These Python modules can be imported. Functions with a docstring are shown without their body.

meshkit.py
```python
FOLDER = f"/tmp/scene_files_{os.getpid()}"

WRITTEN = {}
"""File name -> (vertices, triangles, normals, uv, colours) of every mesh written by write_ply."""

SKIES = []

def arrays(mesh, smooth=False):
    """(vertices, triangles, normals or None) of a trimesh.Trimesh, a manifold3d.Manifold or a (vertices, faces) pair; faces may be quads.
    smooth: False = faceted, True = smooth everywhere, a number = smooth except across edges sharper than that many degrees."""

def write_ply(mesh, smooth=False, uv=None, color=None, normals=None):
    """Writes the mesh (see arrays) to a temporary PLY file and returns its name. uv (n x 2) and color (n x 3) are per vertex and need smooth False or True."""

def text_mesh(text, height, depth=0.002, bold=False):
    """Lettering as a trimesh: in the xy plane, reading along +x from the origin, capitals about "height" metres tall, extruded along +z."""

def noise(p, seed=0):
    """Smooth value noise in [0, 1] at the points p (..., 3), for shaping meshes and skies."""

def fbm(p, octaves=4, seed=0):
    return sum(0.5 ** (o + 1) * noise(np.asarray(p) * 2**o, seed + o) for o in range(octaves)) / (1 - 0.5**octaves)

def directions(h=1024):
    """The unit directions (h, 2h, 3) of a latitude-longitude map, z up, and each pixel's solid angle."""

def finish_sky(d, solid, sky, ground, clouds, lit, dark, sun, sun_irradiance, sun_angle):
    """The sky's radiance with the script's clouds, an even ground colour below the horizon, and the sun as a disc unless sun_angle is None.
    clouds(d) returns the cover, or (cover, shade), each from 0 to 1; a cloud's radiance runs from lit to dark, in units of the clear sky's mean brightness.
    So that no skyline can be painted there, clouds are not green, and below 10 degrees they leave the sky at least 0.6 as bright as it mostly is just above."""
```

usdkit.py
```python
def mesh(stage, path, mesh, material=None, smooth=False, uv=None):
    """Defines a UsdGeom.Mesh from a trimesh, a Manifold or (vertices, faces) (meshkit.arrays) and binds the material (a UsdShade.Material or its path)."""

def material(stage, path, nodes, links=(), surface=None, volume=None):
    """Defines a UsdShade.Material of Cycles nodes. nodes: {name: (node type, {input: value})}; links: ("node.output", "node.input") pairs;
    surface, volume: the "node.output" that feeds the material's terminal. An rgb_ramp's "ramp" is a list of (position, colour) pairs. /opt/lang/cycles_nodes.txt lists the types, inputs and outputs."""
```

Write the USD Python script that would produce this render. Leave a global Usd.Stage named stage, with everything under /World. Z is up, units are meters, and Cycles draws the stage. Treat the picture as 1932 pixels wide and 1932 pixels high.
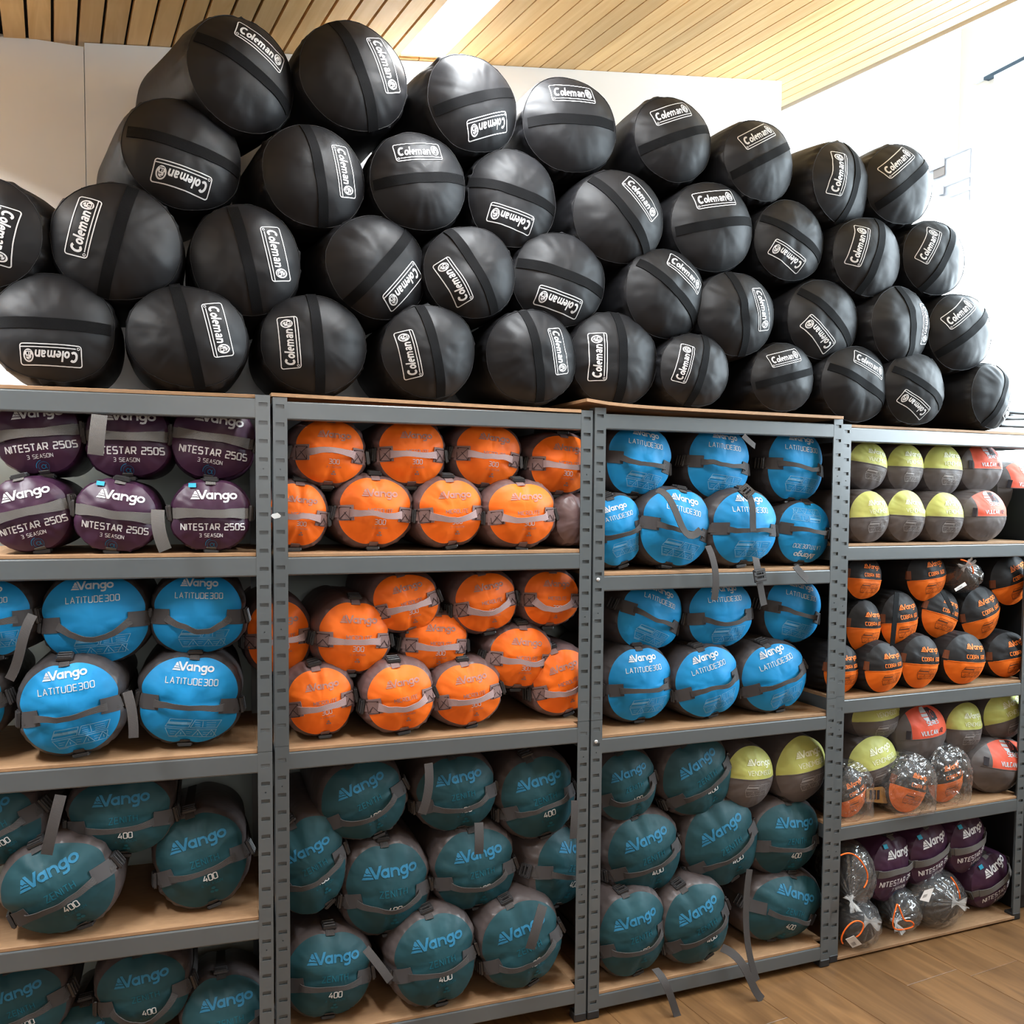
import math, sys
import numpy as np
import trimesh
from shapely.geometry import Polygon, LineString, Point, box as sbox, MultiPolygon
from shapely.ops import unary_union
from shapely import affinity
import usdkit
import meshkit
from pxr import Usd, UsdGeom, UsdLux, UsdShade, Gf, Sdf, Vt

stage = Usd.Stage.CreateInMemory()
UsdGeom.SetStageUpAxis(stage, 'Z')
UsdGeom.SetStageMetersPerUnit(stage, 1.0)
UsdGeom.Xform.Define(stage, '/World')
UsdGeom.Scope.Define(stage, '/World/Looks')

# ------------------------------------------------------------------ camera
FPX, CYP, PITCH, ROLL, YAW = 1735.31, 1028.74, 0.0523453, 0.0073624, -0.3487982
CAM = np.array([-0.23016, -2.41885, 1.55245])
EXPOSURE = 0.62
fwd = np.array([-math.sin(YAW) * math.cos(PITCH), math.cos(YAW) * math.cos(PITCH), -math.sin(PITCH)])
r0 = np.array([math.cos(YAW), math.sin(YAW), 0.0])
u0 = np.cross(r0, fwd)
RIGHT = r0 * math.cos(ROLL) + u0 * math.sin(ROLL)
UP = -r0 * math.sin(ROLL) + u0 * math.cos(ROLL)
camera = UsdGeom.Camera.Define(stage, '/World/camera')
camera.CreateHorizontalApertureAttr(36.0)
camera.CreateVerticalApertureAttr(36.0)
camera.CreateFocalLengthAttr(36.0 * FPX / 1932)
camera.CreateVerticalApertureOffsetAttr(36.0 * (CYP - 966) / 1932)
camera.CreateClippingRangeAttr(Gf.Vec2f(0.02, 200))
camera.CreateExposureAttr(EXPOSURE)
camera.AddTransformOp().Set(Gf.Matrix4d(*[float(x) for x in (*RIGHT, 0, *UP, 0, *(-fwd), 0, *CAM, 1)]))

# ------------------------------------------------------------------ light: overcast sky, daylight through the room's windows, its rooflight and an added one
dome = UsdLux.DomeLight.Define(stage, '/World/sky')
dome.CreateColorAttr(Gf.Vec3f(0.86, 0.93, 1.0))
dome.CreateIntensityAttr(0.6)


def rect_light(name, centre, xdir, ydir, w, h, intensity, color):
    """Daylight in an opening; the light leaves along -(xdir x ydir)."""
    l = UsdLux.RectLight.Define(stage, '/World/' + name)
    l.CreateWidthAttr(w)
    l.CreateHeightAttr(h)
    l.CreateIntensityAttr(intensity)
    l.CreateColorAttr(Gf.Vec3f(*color))
    x, y = np.array(xdir, float), np.array(ydir, float)
    x /= np.linalg.norm(x)
    y /= np.linalg.norm(y)
    z = np.cross(x, y)
    l.AddTransformOp().Set(Gf.Matrix4d(*[float(q) for q in (*x, 0, *y, 0, *z, 0, *centre, 1)]))
    return l


DAY = (0.80, 0.91, 1.0)
WARMDAY = (1.0, 0.95, 0.89)
# window in the right wall (behind the crates), windows in the wall behind the camera
rect_light('daylight_right', (3.83, -0.3, 2.65), (0, 1, 0), (0, 0, 1), 3.2, 2.0, 14.0, DAY)
rect_light('daylight_front', (0.2, -5.18, 2.4), (1, 0, 0), (0, 0, 1), 2.0, 1.2, 2.0, WARMDAY)
LIGHT_ROOF = 72.0
ROOF_T = -1.7  # the rooflight runs from the partition this far into the room

# ------------------------------------------------------------------ helpers
COUNT = {}


def numbered(parent, name):
    key = (parent, name)
    k = COUNT.get(key, 0)
    COUNT[key] = k + 1
    return f'{parent}/{name}' if k == 0 else f'{parent}/{name}_{k:03d}'


def put(prim, label=None, cat=None, group=None, kind=None):
    for k, v in (('label', label), ('category', cat), ('group', group), ('kind', kind)):
        if v:
            prim.SetCustomDataByKey(k, v)
    return prim


def obj(name, mesh, mat, parent='/World', smooth=False, **kw):
    path = numbered(str(parent), name)
    m = usdkit.mesh(stage, path, mesh, '/World/Looks/' + mat, smooth=smooth)
    put(m.GetPrim(), **kw)
    return path


LABELS = set()


def thing(name, label, cat, M=None, group=None, kind=None):
    path = numbered('/World', name)
    x = UsdGeom.Xform.Define(stage, path)
    if M is not None:
        x.AddTransformOp().Set(Gf.Matrix4d(*[float(q) for q in np.asarray(M).T.ravel()]))
    n = len(label.replace(',', ' ').split())
    if n > 16 or label in LABELS:
        print('LABEL?', n, label, file=sys.stderr)
    LABELS.add(label)
    put(x.GetPrim(), label, cat, group, kind)
    return path


def ray(px, py):
    d = fwd + RIGHT * (px - 966) / FPX + UP * (CYP - py) / FPX
    return d / np.linalg.norm(d)


def on_plane(px, py, p, n):
    d = ray(px, py)
    return CAM + d * (np.dot(np.asarray(p, float) - CAM, n) / np.dot(d, n))


def project(P):
    d = np.asarray(P) - CAM
    return np.array([966 + FPX * (d @ RIGHT) / (d @ fwd), CYP - FPX * (d @ UP) / (d @ fwd)])


def bx(x0, x1, y0, y1, z0, z1):
    m = trimesh.creation.box((x1 - x0, y1 - y0, z1 - z0))
    m.apply_translation(((x0 + x1) / 2, (y0 + y1) / 2, (z0 + z1) / 2))
    return m


def cbox(x0, x1, y0, y1, z0, z1, c=0.002):
    """box with chamfered edges (hull of three shrunk boxes)"""
    pts = []
    for sx in (0, 1):
        for sy in (0, 1):
            for sz in (0, 1):
                p = np.array([(x0, x1)[sx], (y0, y1)[sy], (z0, z1)[sz]])
                dv = np.array([c if s == 0 else -c for s in (sx, sy, sz)])
                for k in range(3):
                    q = p + dv
                    q[k] = p[k]
                    pts.append(q)
    return trimesh.convex.convex_hull(np.array(pts))


def cat(ms):
    return trimesh.util.concatenate(ms)


def hexa(c):
    """c: 8 corners, bottom four then top four (same order)"""
    f = [[0, 3, 2, 1], [4, 5, 6, 7], [0, 1, 5, 4], [1, 2, 6, 5], [2, 3, 7, 6], [3, 0, 4, 7]]
    m = trimesh.Trimesh(c, [t for q in f for t in ((q[0], q[1], q[2]), (q[0], q[2], q[3]))], process=False)
    if m.volume < 0:
        m.invert()
    return m


def ribbon(P, W, N, th):
    """closed strip: centres P, half-width vectors W, unit normals N, thickness th"""
    P, W, N = np.asarray(P), np.asarray(W), np.asarray(N)
    n = len(P)
    v = np.stack([P - W, P + W, P + W + N * th, P - W + N * th], 1).reshape(-1, 3)
    f = []
    for i in range(n - 1):
        a, b = 4 * i, 4 * i + 4
        for k in range(4):
            k2 = (k + 1) % 4
            f += [(a + k, b + k, b + k2), (a + k, b + k2, a + k2)]
    e = 4 * (n - 1)
    f += [(0, 1, 2), (0, 2, 3), (e, e + 2, e + 1), (e, e + 3, e + 2)]
    m = trimesh.Trimesh(v, f, process=False)
    if m.volume < 0:
        m.invert()
    return m


def tube(P, rad, n=8):
    P = np.asarray(P, float)
    T = np.gradient(P, axis=0)
    T /= np.linalg.norm(T, axis=1, keepdims=True) + 1e-12
    ref = np.array([0.31, 0.17, 0.93])
    A = np.cross(T, ref)
    A /= np.linalg.norm(A, axis=1, keepdims=True)
    B = np.cross(T, A)
    a = np.linspace(0, 2 * np.pi, n, endpoint=False)
    v = (P[:, None] + rad * (np.cos(a)[None, :, None] * A[:, None] + np.sin(a)[None, :, None] * B[:, None])).reshape(-1, 3)
    f = []
    for i in range(len(P) - 1):
        for k in range(n):
            k2 = (k + 1) % n
            f += [(i * n + k, i * n + k2, i * n + n + k2), (i * n + k, i * n + n + k2, i * n + n + k)]
    c0, c1 = len(v), len(v) + 1
    v = np.vstack([v, P[0], P[-1]])
    e = (len(P) - 1) * n
    for k in range(n):
        k2 = (k + 1) % n
        f += [(c0, k2, k), (c1, e + k, e + k2)]
    m = trimesh.Trimesh(v, f, process=False)
    if m.volume < 0:
        m.invert()
    return m


def spline(P, n):
    from scipy.interpolate import CubicSpline
    P = np.asarray(P, float)
    t = np.r_[0, np.cumsum(np.linalg.norm(np.diff(P, axis=0), axis=1))]
    return CubicSpline(t, P)(np.linspace(0, t[-1], n))


# ------------------------------------------------------------------ materials
def S(r, g, b):
    """sRGB 0-255 -> linear"""
    c = np.array([r, g, b]) / 255.0
    return tuple(np.where(c <= 0.04045, c / 12.92, ((c + 0.055) / 1.055) ** 2.4))


def plain(name, col, rough=0.5, spec=0.5, metallic=0.0, **kw):
    usdkit.material(stage, '/World/Looks/' + name, {'p': ('principled_bsdf', {'base_color': col, 'roughness': rough, 'specular_ior_level': spec, 'metallic': metallic, **kw})}, [], surface='p.BSDF')


def fabric(name, col, rough=0.5, sheen=0.15, bump=0.35, spec=0.45, vary=0.12, fine=1.0):
    """nylon: a soft crinkle in the cloth, a faint weave, a slightly uneven colour"""
    c = np.array(col)
    usdkit.material(stage, '/World/Looks/' + name, {
        'tc': ('texture_coordinate', {}),
        'oi': ('object_info', {}),
        'add': ('vector_math', {'math_type': 'add'}),
        'n1': ('noise_texture', {'scale': 28.0, 'detail': 1.5, 'roughness': 0.55}),
        'b': ('bump', {'strength': bump, 'distance': 0.006}),
        'n3': ('noise_texture', {'scale': 9.0, 'detail': 1.0}),
        'r': ('rgb_ramp', {'ramp': [(0.3, tuple(c * (1 - vary))), (0.7, tuple(np.minimum(c * (1 + vary), 1)))]}),
        'p': ('principled_bsdf', {'roughness': rough, 'specular_ior_level': spec, }),
    }, [('tc.object', 'add.vector1'), ('oi.random', 'add.vector2'), ('add.vector', 'n1.vector'), ('add.vector', 'n3.vector'), 
        ('n1.fac', 'b.height'), ('b.normal', 'p.normal'), ('n3.fac', 'r.fac'), ('r.color', 'p.base_color')], surface='p.BSDF')


def webbing(name, col, rough=0.75, spec=0.3, sheen=0.2):
    usdkit.material(stage, '/World/Looks/' + name, {
        'tc': ('texture_coordinate', {}),
        'n1': ('wave_texture', {'scale': 260.0, 'bands_direction': 'diagonal', 'distortion': 1.0}),
        'b': ('bump', {'strength': 0.3, 'distance': 0.001}),
        'p': ('principled_bsdf', {'base_color': col, 'roughness': rough, 'specular_ior_level': spec}),
    }, [('tc.object', 'n1.vector'), ('n1.fac', 'b.height'), ('b.normal', 'p.normal')], surface='p.BSDF')


def wood(name, light, dark, axis, stretch, scale, rough=0.5, knots=True, coat=0.0):
    """grain stretched along a direction (object coordinates), tone per piece"""
    sc = [scale] * 3
    sc[axis] = scale / stretch
    usdkit.material(stage, '/World/Looks/' + name, {
        'tc': ('texture_coordinate', {}),
        'oi': ('object_info', {}),
        'sh': ('vector_math', {'math_type': 'multiply_add', 'vector2': (7.0, 7.0, 7.0)}),
        'mp': ('mapping', {'scale': tuple(sc)}),
        'n1': ('noise_texture', {'scale': 1.0, 'detail': 3.0, 'roughness': 0.6, 'distortion': 1.1}),
        'r': ('rgb_ramp', {'ramp': [(0.28, dark), (0.5, tuple((np.array(light) + np.array(dark)) / 2)), (0.68, light)]}),
        'hv': ('hsv', {'saturation': 1.0}),
        'mr': ('map_range', {'from_min': 0.0, 'from_max': 1.0, 'to_min': 0.86, 'to_max': 1.12}),
        'vo': ('voronoi_texture', {'scale': 1.0, 'randomness': 1.0}),
        'mp2': ('mapping', {'scale': tuple(np.array(sc) * (0.22 if knots else 0.0001))}),
        'kr': ('rgb_ramp', {'ramp': [(0.0, (0.42, 0.28, 0.2)), (0.06, (0.6, 0.45, 0.35)), (0.12, (1, 1, 1)), (1.0, (1, 1, 1))]}),
        'mx': ('mix', {'mix_type': 'multiply', 'fac': 0.85 if knots else 0.0}),
        'p': ('principled_bsdf', {'roughness': rough, 'specular_ior_level': 0.4, 'coat_weight': coat, 'coat_roughness': 0.3}),
    }, [('oi.random', 'sh.vector1'), ('tc.object', 'sh.vector3'), ('sh.vector', 'mp.vector'), ('sh.vector', 'mp2.vector'), ('mp.vector', 'n1.vector'), ('mp2.vector', 'vo.vector'),
        ('n1.fac', 'r.fac'), ('vo.distance', 'kr.fac'), ('r.color', 'mx.color1'), ('kr.color', 'mx.color2'), ('mx.color', 'hv.color'), ('oi.random', 'mr.value'), ('mr.result', 'hv.value'),
        ('hv.color', 'p.base_color')], surface='p.BSDF')


fabric('black_nylon', (0.006, 0.006, 0.0074), rough=0.56, sheen=0.03, bump=0.16, spec=0.36)
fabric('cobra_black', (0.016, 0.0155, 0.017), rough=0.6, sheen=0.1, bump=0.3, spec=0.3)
fabric('blue_nylon', (0.004, 0.225, 0.50), rough=0.6, bump=0.25, spec=0.35)
fabric('orange_nylon', (0.88, 0.155, 0.008), rough=0.55, bump=0.25, spec=0.35, sheen=0.05)
fabric('cobra_orange', (0.80, 0.155, 0.010), rough=0.6, bump=0.25, spec=0.3, sheen=0.05)
fabric('mauve_nylon', (0.150, 0.090, 0.087), rough=0.42, bump=0.35, spec=0.5)
fabric('teal_nylon', (0.011, 0.058, 0.072), rough=0.55, bump=0.35, spec=0.35)
fabric('zenith_grey', (0.080, 0.063, 0.061), rough=0.40, bump=0.45, spec=0.5)
fabric('charcoal_nylon', (0.050, 0.043, 0.043), rough=0.45, bump=0.4, spec=0.45)
fabric('purple_nylon', (0.046, 0.013, 0.038), rough=0.45, bump=0.25, spec=0.45)
fabric('lime_nylon', (0.48, 0.49, 0.135), rough=0.55, bump=0.3, spec=0.35)
fabric('grey_nylon', (0.115, 0.098, 0.095), rough=0.5, bump=0.3, spec=0.4)
fabric('red_nylon', (0.72, 0.105, 0.055), rough=0.55, bump=0.3, spec=0.35)
fabric('pale_blue_cloth', (0.30, 0.48, 0.58), rough=0.7)
fabric('green_cloth', (0.075, 0.15, 0.018), rough=0.7)
webbing('black_webbing', (0.0035, 0.0035, 0.004), spec=0.12, sheen=0.02)
webbing('grey_webbing', (0.135, 0.126, 0.118))
webbing('dark_webbing', (0.058, 0.052, 0.050))
webbing('mauve_webbing', (0.33, 0.23, 0.225))
plain('mauve_patch', (0.23, 0.145, 0.137), 0.7, 0.3)
plain('dark_patch', (0.060, 0.055, 0.056), 0.7, 0.3)
plain('grey_patch', (0.20, 0.19, 0.18), 0.7, 0.3)
plain('stitch_dark', (0.05, 0.03, 0.03), 0.8, 0.2)
plain('buckle_plastic', (0.035, 0.033, 0.034), 0.35, 0.5)
plain('print_white', (0.70, 0.70, 0.70), 0.55, 0.3)
plain('print_silver', (0.52, 0.55, 0.58), 0.5, 0.4)
plain('print_blue_grey', (0.14, 0.34, 0.52), 0.6, 0.3)
plain('print_mauve', (0.40, 0.19, 0.15), 0.6, 0.3)
plain('print_cyan', (0.024, 0.165, 0.29), 0.6, 0.3)
plain('print_teal_dark', (0.008, 0.110, 0.155), 0.6, 0.3)
plain('print_alpha', (0.02, 0.16, 0.30), 0.6, 0.3)
plain('print_lime_white', (0.74, 0.75, 0.55), 0.6, 0.3)
plain('print_orange', (0.86, 0.20, 0.03), 0.6, 0.3)
plain('print_orange_dark', (0.16, 0.045, 0.015), 0.6, 0.3)
plain('print_grey', (0.30, 0.28, 0.27), 0.6, 0.3)
plain('print_black', (0.03, 0.025, 0.03), 0.6, 0.3)
plain('tag_blue', (0.03, 0.33, 0.50), 0.6, 0.3)
plain('orange_cord', (0.90, 0.15, 0.015), 0.6, 0.3)
plain('paper_label', (0.72, 0.70, 0.68), 0.6, 0.3)
plain('kraft_card', (0.33, 0.17, 0.055), 0.8, 0.2)
plain('sticker_white', (0.8, 0.8, 0.78), 0.6, 0.3)
plain('black_tube', (0.012, 0.012, 0.013), 0.35, 0.5)
plain('foot_plastic', (0.02, 0.02, 0.021), 0.5, 0.4)
plain('roof_deck', (0.10, 0.085, 0.07), 0.9, 0.1)
plain('window_frame_white', (0.82, 0.82, 0.82), 0.4, 0.4)
plain('gasket', (0.03, 0.05, 0.07), 0.5, 0.4)
plain('blind_grey', (0.62, 0.65, 0.70), 0.8, 0.2)
plain('crate_plastic', (0.58, 0.58, 0.62), 0.35, 0.5)
plain('crate_item', (0.28, 0.24, 0.22), 0.7, 0.3)
plain('crate_item_red', (0.75, 0.25, 0.22), 0.7, 0.3)
plain('bright_zinc', (0.75, 0.75, 0.75), 0.3, 0.5, 0.6)

usdkit.material(stage, '/World/Looks/rack_steel', {
    'tc': ('texture_coordinate', {}),
    'n2': ('noise_texture', {'scale': 3.0, 'detail': 2.0}),
    'r': ('rgb_ramp', {'ramp': [(0.3, (0.082, 0.095, 0.101)), (0.7, (0.096, 0.109, 0.115))]}),
    'p': ('principled_bsdf', {'roughness': 0.34, 'specular_ior_level': 0.8, 'metallic': 0.0}),
}, [('tc.object', 'n2.vector'), ('n2.fac', 'r.fac'), ('r.color', 'p.base_color')], surface='p.BSDF')
plain('slot_shadow', (0.055, 0.06, 0.062), 0.6, 0.3)


def wall_mat(name, col, rough=0.6):
    plain(name, col, rough, 0.3)


wall_mat('white_board', (0.87, 0.86, 0.845))
wall_mat('white_paint', (0.84, 0.83, 0.815))
wall_mat('shaded_board', (0.40, 0.43, 0.39))  # wall board with the shade behind the racks in its colour
plain('charcoal_blocker', (0.016, 0.017, 0.019), 0.5, 0.4)  # for the dark pieces added around the right rack to stop light
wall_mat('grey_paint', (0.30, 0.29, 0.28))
wall_mat('cream_paint', (0.66, 0.58, 0.49))
wood('fibreboard', (0.385, 0.226, 0.118), (0.31, 0.178, 0.092), 0, 3.0, 60.0, rough=0.62, knots=False)
plain('board_edge', (0.52, 0.315, 0.17), 0.7, 0.25)
wood('ceiling_pine', (0.90, 0.58, 0.25), (0.78, 0.45, 0.165), 1, 14.0, 26.0, rough=0.5)
wood('floor_oak', (0.225, 0.114, 0.044), (0.112, 0.054, 0.020), 1, 8.0, 15.0, rough=0.42)
plain('floor_groove', (0.10, 0.055, 0.025), 0.8, 0.2)

usdkit.material(stage, '/World/Looks/clear_film', {
    'tc': ('texture_coordinate', {}),
    'n': ('noise_texture', {'scale': 11.0, 'detail': 2.0, 'distortion': 2.2}),
    'b': ('bump', {'strength': 0.8, 'distance': 0.02}),
    't': ('transparent_bsdf', {'color': (0.93, 0.93, 0.93)}),
    'g': ('glossy_bsdf', {'color': (0.9, 0.9, 0.9), 'roughness': 0.12}),
    'f': ('layer_weight', {}),
    'e': ('math', {'math_type': 'power', 'value2': 3.0}),
    'fm': ('math', {'math_type': 'multiply_add', 'value2': 0.8, 'value3': 0.07, 'use_clamp': True}),
    'd': ('diffuse_bsdf', {'color': (0.8, 0.8, 0.8)}),
    'm0': ('mix_closure', {'fac': 0.05}),
    'm': ('mix_closure', {}),
}, [('tc.object', 'n.vector'), ('n.fac', 'b.height'), ('b.normal', 'g.normal'), ('b.normal', 'f.normal'), ('f.facing', 'e.value1'), ('e.value', 'fm.value1'), ('fm.value', 'm.fac'), ('t.BSDF', 'm0.closure1'), ('d.BSDF', 'm0.closure2'), ('m0.closure', 'm.closure1'), ('g.BSDF', 'm.closure2')], surface='m.closure')
usdkit.material(stage, '/World/Looks/film_bunched', {
    't': ('transparent_bsdf', {'color': (0.95, 0.95, 0.95)}),
    'p': ('principled_bsdf', {'base_color': (0.75, 0.74, 0.72), 'roughness': 0.25, 'specular_ior_level': 0.7}),
    'm': ('mix_closure', {'fac': 0.24}),
}, [('t.BSDF', 'm.closure1'), ('p.BSDF', 'm.closure2')], surface='m.closure')
usdkit.material(stage, '/World/Looks/window_glass', {
    't': ('transparent_bsdf', {'color': (0.95, 0.97, 0.97)}), 'g': ('glossy_bsdf', {'roughness': 0.02}), 'f': ('layer_weight', {}), 'e': ('math', {'math_type': 'power', 'value2': 5.0}), 'k': ('math', {'math_type': 'multiply_add', 'value2': 0.9, 'value3': 0.05}), 'm': ('mix_closure', {}),
}, [('f.facing', 'e.value1'), ('e.value', 'k.value1'), ('k.value', 'm.fac'), ('t.BSDF', 'm.closure1'), ('g.BSDF', 'm.closure2')], surface='m.closure')

# ------------------------------------------------------------------ the room
XL, XR, YF, YB, ZT = -3.3, 3.75, -5.1, 1.53, 4.75
# building direction (floor boards, ceiling slats) is turned a little against the racks
CE_P0 = np.array([0.261, 0.55, 2.928])
CE_X = np.array([1.0, 0.0, 0.1115])
CE_D = np.array([-0.1135, 0.9927, 0.0403])
CE_N = np.cross(CE_X, CE_D)
CE_N /= np.linalg.norm(CE_N)


def ce(s, t, h=0.0):
    return CE_P0 + s * CE_X + t * CE_D + h * CE_N


def ce_box(s0, s1, t0, t1, h0, h1):
    return hexa([ce(s0, t0, h0), ce(s1, t0, h0), ce(s1, t1, h0), ce(s0, t1, h0), ce(s0, t0, h1), ce(s1, t0, h1), ce(s1, t1, h1), ce(s0, t1, h1)])


def ce_frame(s, t):
    """matrix whose y axis runs along the slat"""
    y = CE_D / np.linalg.norm(CE_D)
    z = CE_N
    x = np.cross(y, z)
    M = np.eye(4)
    M[:3, 0], M[:3, 1], M[:3, 2], M[:3, 3] = x, y, z, ce(s, t)
    return M


def sub(path, name, mesh_world, mat, M=None, smooth=False, **kw):
    """a part given in world coordinates with its own local frame M (so that object coordinates follow the piece)"""
    p = numbered(path, name)
    mesh = mesh_world.copy()
    if M is not None:
        mesh.apply_transform(np.linalg.inv(M))
    m = usdkit.mesh(stage, p, mesh, '/World/Looks/' + mat, smooth=smooth)
    if M is not None:
        m.AddTransformOp().Set(Gf.Matrix4d(*[float(q) for q in M.T.ravel()]))
    put(m.GetPrim(), **kw)
    return p


def struct(name, label=None, cat_=None):
    p = '/World/' + name
    x = UsdGeom.Xform.Define(stage, p)
    put(x.GetPrim(), label, cat_, None, 'structure')
    return p


# ceiling: single slats with dark gaps, a rooflight between two of them
ceil = struct('ceiling', 'sloping ceiling of pale pine slats with dark gaps', 'ceiling')
T0, T1 = -5.9, 1.05
PITCHS = 0.0637
RL2 = (-1.762, -1.64)  # added rooflight out of view at the left, brightens left wall and ceiling
rng = np.random.default_rng(5)
k = 0
for i in range(-44, 31):
    s0 = -0.81 + i * PITCHS + 0.004
    s1 = s0 + PITCHS - 0.0085
    if s0 > 0.183 - 0.03:  # right of the rooflight
        break
    if s1 > 0.19:
        s1 = 0.181
    if s1 > RL2[0] and s0 < RL2[1]:
        sub(ceil, 'slat', ce_box(s0, s1, T0, ROOF_T, 0, 0.014), 'ceiling_pine', ce_frame(s0, rng.uniform(-2, 0)))
        sub(ceil, 'slat', ce_box(s0, s1, -0.012, T1, 0, 0.014), 'ceiling_pine', ce_frame(s0, rng.uniform(-2, 0)))
        continue
    sub(ceil, 'slat', ce_box(s0, s1, T0, T1, 0, 0.014), 'ceiling_pine', ce_frame(s0, rng.uniform(-2, 0)))
for i in range(0, 26):
    s0 = 0.613 + (i - 5) * 0.0629 + 0.0022 + 0.0
    s1 = s0 + 0.0629 - 0.0044
    if s0 < 0.29:
        continue
    if s1 > 1.905:
        break
    sub(ceil, 'slat', ce_box(max(s0, 0.323), s1, T0, T1, 0, 0.014), 'ceiling_pine', ce_frame(s0, rng.uniform(-2, 0)))
for s0, s1 in ((0.185, 0.252), (0.256, 0.321)):
    sub(ceil, 'slat', ce_box(s0, s1, -0.012, T1, 0, 0.014), 'ceiling_pine', ce_frame(s0, 0))
    sub(ceil, 'slat', ce_box(s0, s1, T0, ROOF_T, 0, 0.014), 'ceiling_pine', ce_frame(s0, 0.5))
sub(ceil, 'rooflight_trim', ce_box(0.183, 0.322, -0.045, -0.03, 0.0, 0.02), 'ceiling_pine', ce_frame(0.18, -1))
sub(ceil, 'roof_deck', cat([ce_box(-3.75, RL2[0] - 0.002, T0, T1, 0.03, 0.05), ce_box(RL2[1] + 0.002, 0.178, T0, T1, 0.03, 0.05), ce_box(RL2[0] - 0.002, RL2[1] + 0.002, T0, ROOF_T, 0.03, 0.05), ce_box(RL2[0] - 0.002, RL2[1] + 0.002, -0.03, T1, 0.03, 0.05), ce_box(0.327, 1.905, T0, T1, 0.03, 0.05), ce_box(0.178, 0.327, -0.03, T1, 0.03, 0.05), ce_box(0.178, 0.327, T0, ROOF_T, 0.03, 0.05)]), 'roof_deck')
sub(ceil, 'rooflight_reveal', cat([ce_box(0.175, 0.183, ROOF_T, -0.045, 0.014, 0.07), ce_box(0.3225, 0.330, ROOF_T, -0.045, 0.014, 0.07), ce_box(0.178, 0.327, -0.045, -0.035, 0.02, 0.07)]), 'window_frame_white')
sub(ceil, 'fascia', ce_box(1.906, 1.925, T0, T1, -0.0, 1.7), 'white_paint')
sub(ceil, 'plaster_soffit', bx(1.7, XR + 0.1, YF, YB, ZT, ZT + 0.05), 'white_paint')
# the daylight of the rooflight, then the added left lamp
c = ce(0.2525, (ROOF_T - 0.03) / 2, 0.068)
rect_light('daylight_rooflight', c, CE_D, np.cross(CE_N, CE_D), abs(ROOF_T) - 0.06, 0.145, LIGHT_ROOF, (0.93, 0.97, 1.0))

c = ce(sum(RL2) / 2, (ROOF_T - 0.03) / 2, 0.068)
rect_light('daylight_rooflight_left', c, CE_D, np.cross(CE_N, CE_D), abs(ROOF_T) - 0.06, 0.12, LIGHT_ROOF * 1.9, (0.93, 0.97, 1.0))  # added lamp, not a known rooflight; lifts the left side

# walls
wb = struct('wall_back', 'white panelled partition behind the racks', 'wall')
SEAM = -0.468


def prism_x(poly_xz, y0, y1):
    m = trimesh.creation.extrude_polygon(Polygon(poly_xz), y1 - y0, engine='earcut')
    v = m.vertices.copy()
    m.vertices = np.column_stack([v[:, 0], y0 + v[:, 2], v[:, 1]])
    m.fix_normals()
    return m


def zc(x, y):
    """height of the slats' underside"""
    a = np.array([[CE_X[0], CE_D[0]], [CE_X[1], CE_D[1]]])
    s, t = np.linalg.solve(a, np.array([x, y]) - CE_P0[:2])
    return CE_P0[2] + s * CE_X[2] + t * CE_D[2]


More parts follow.
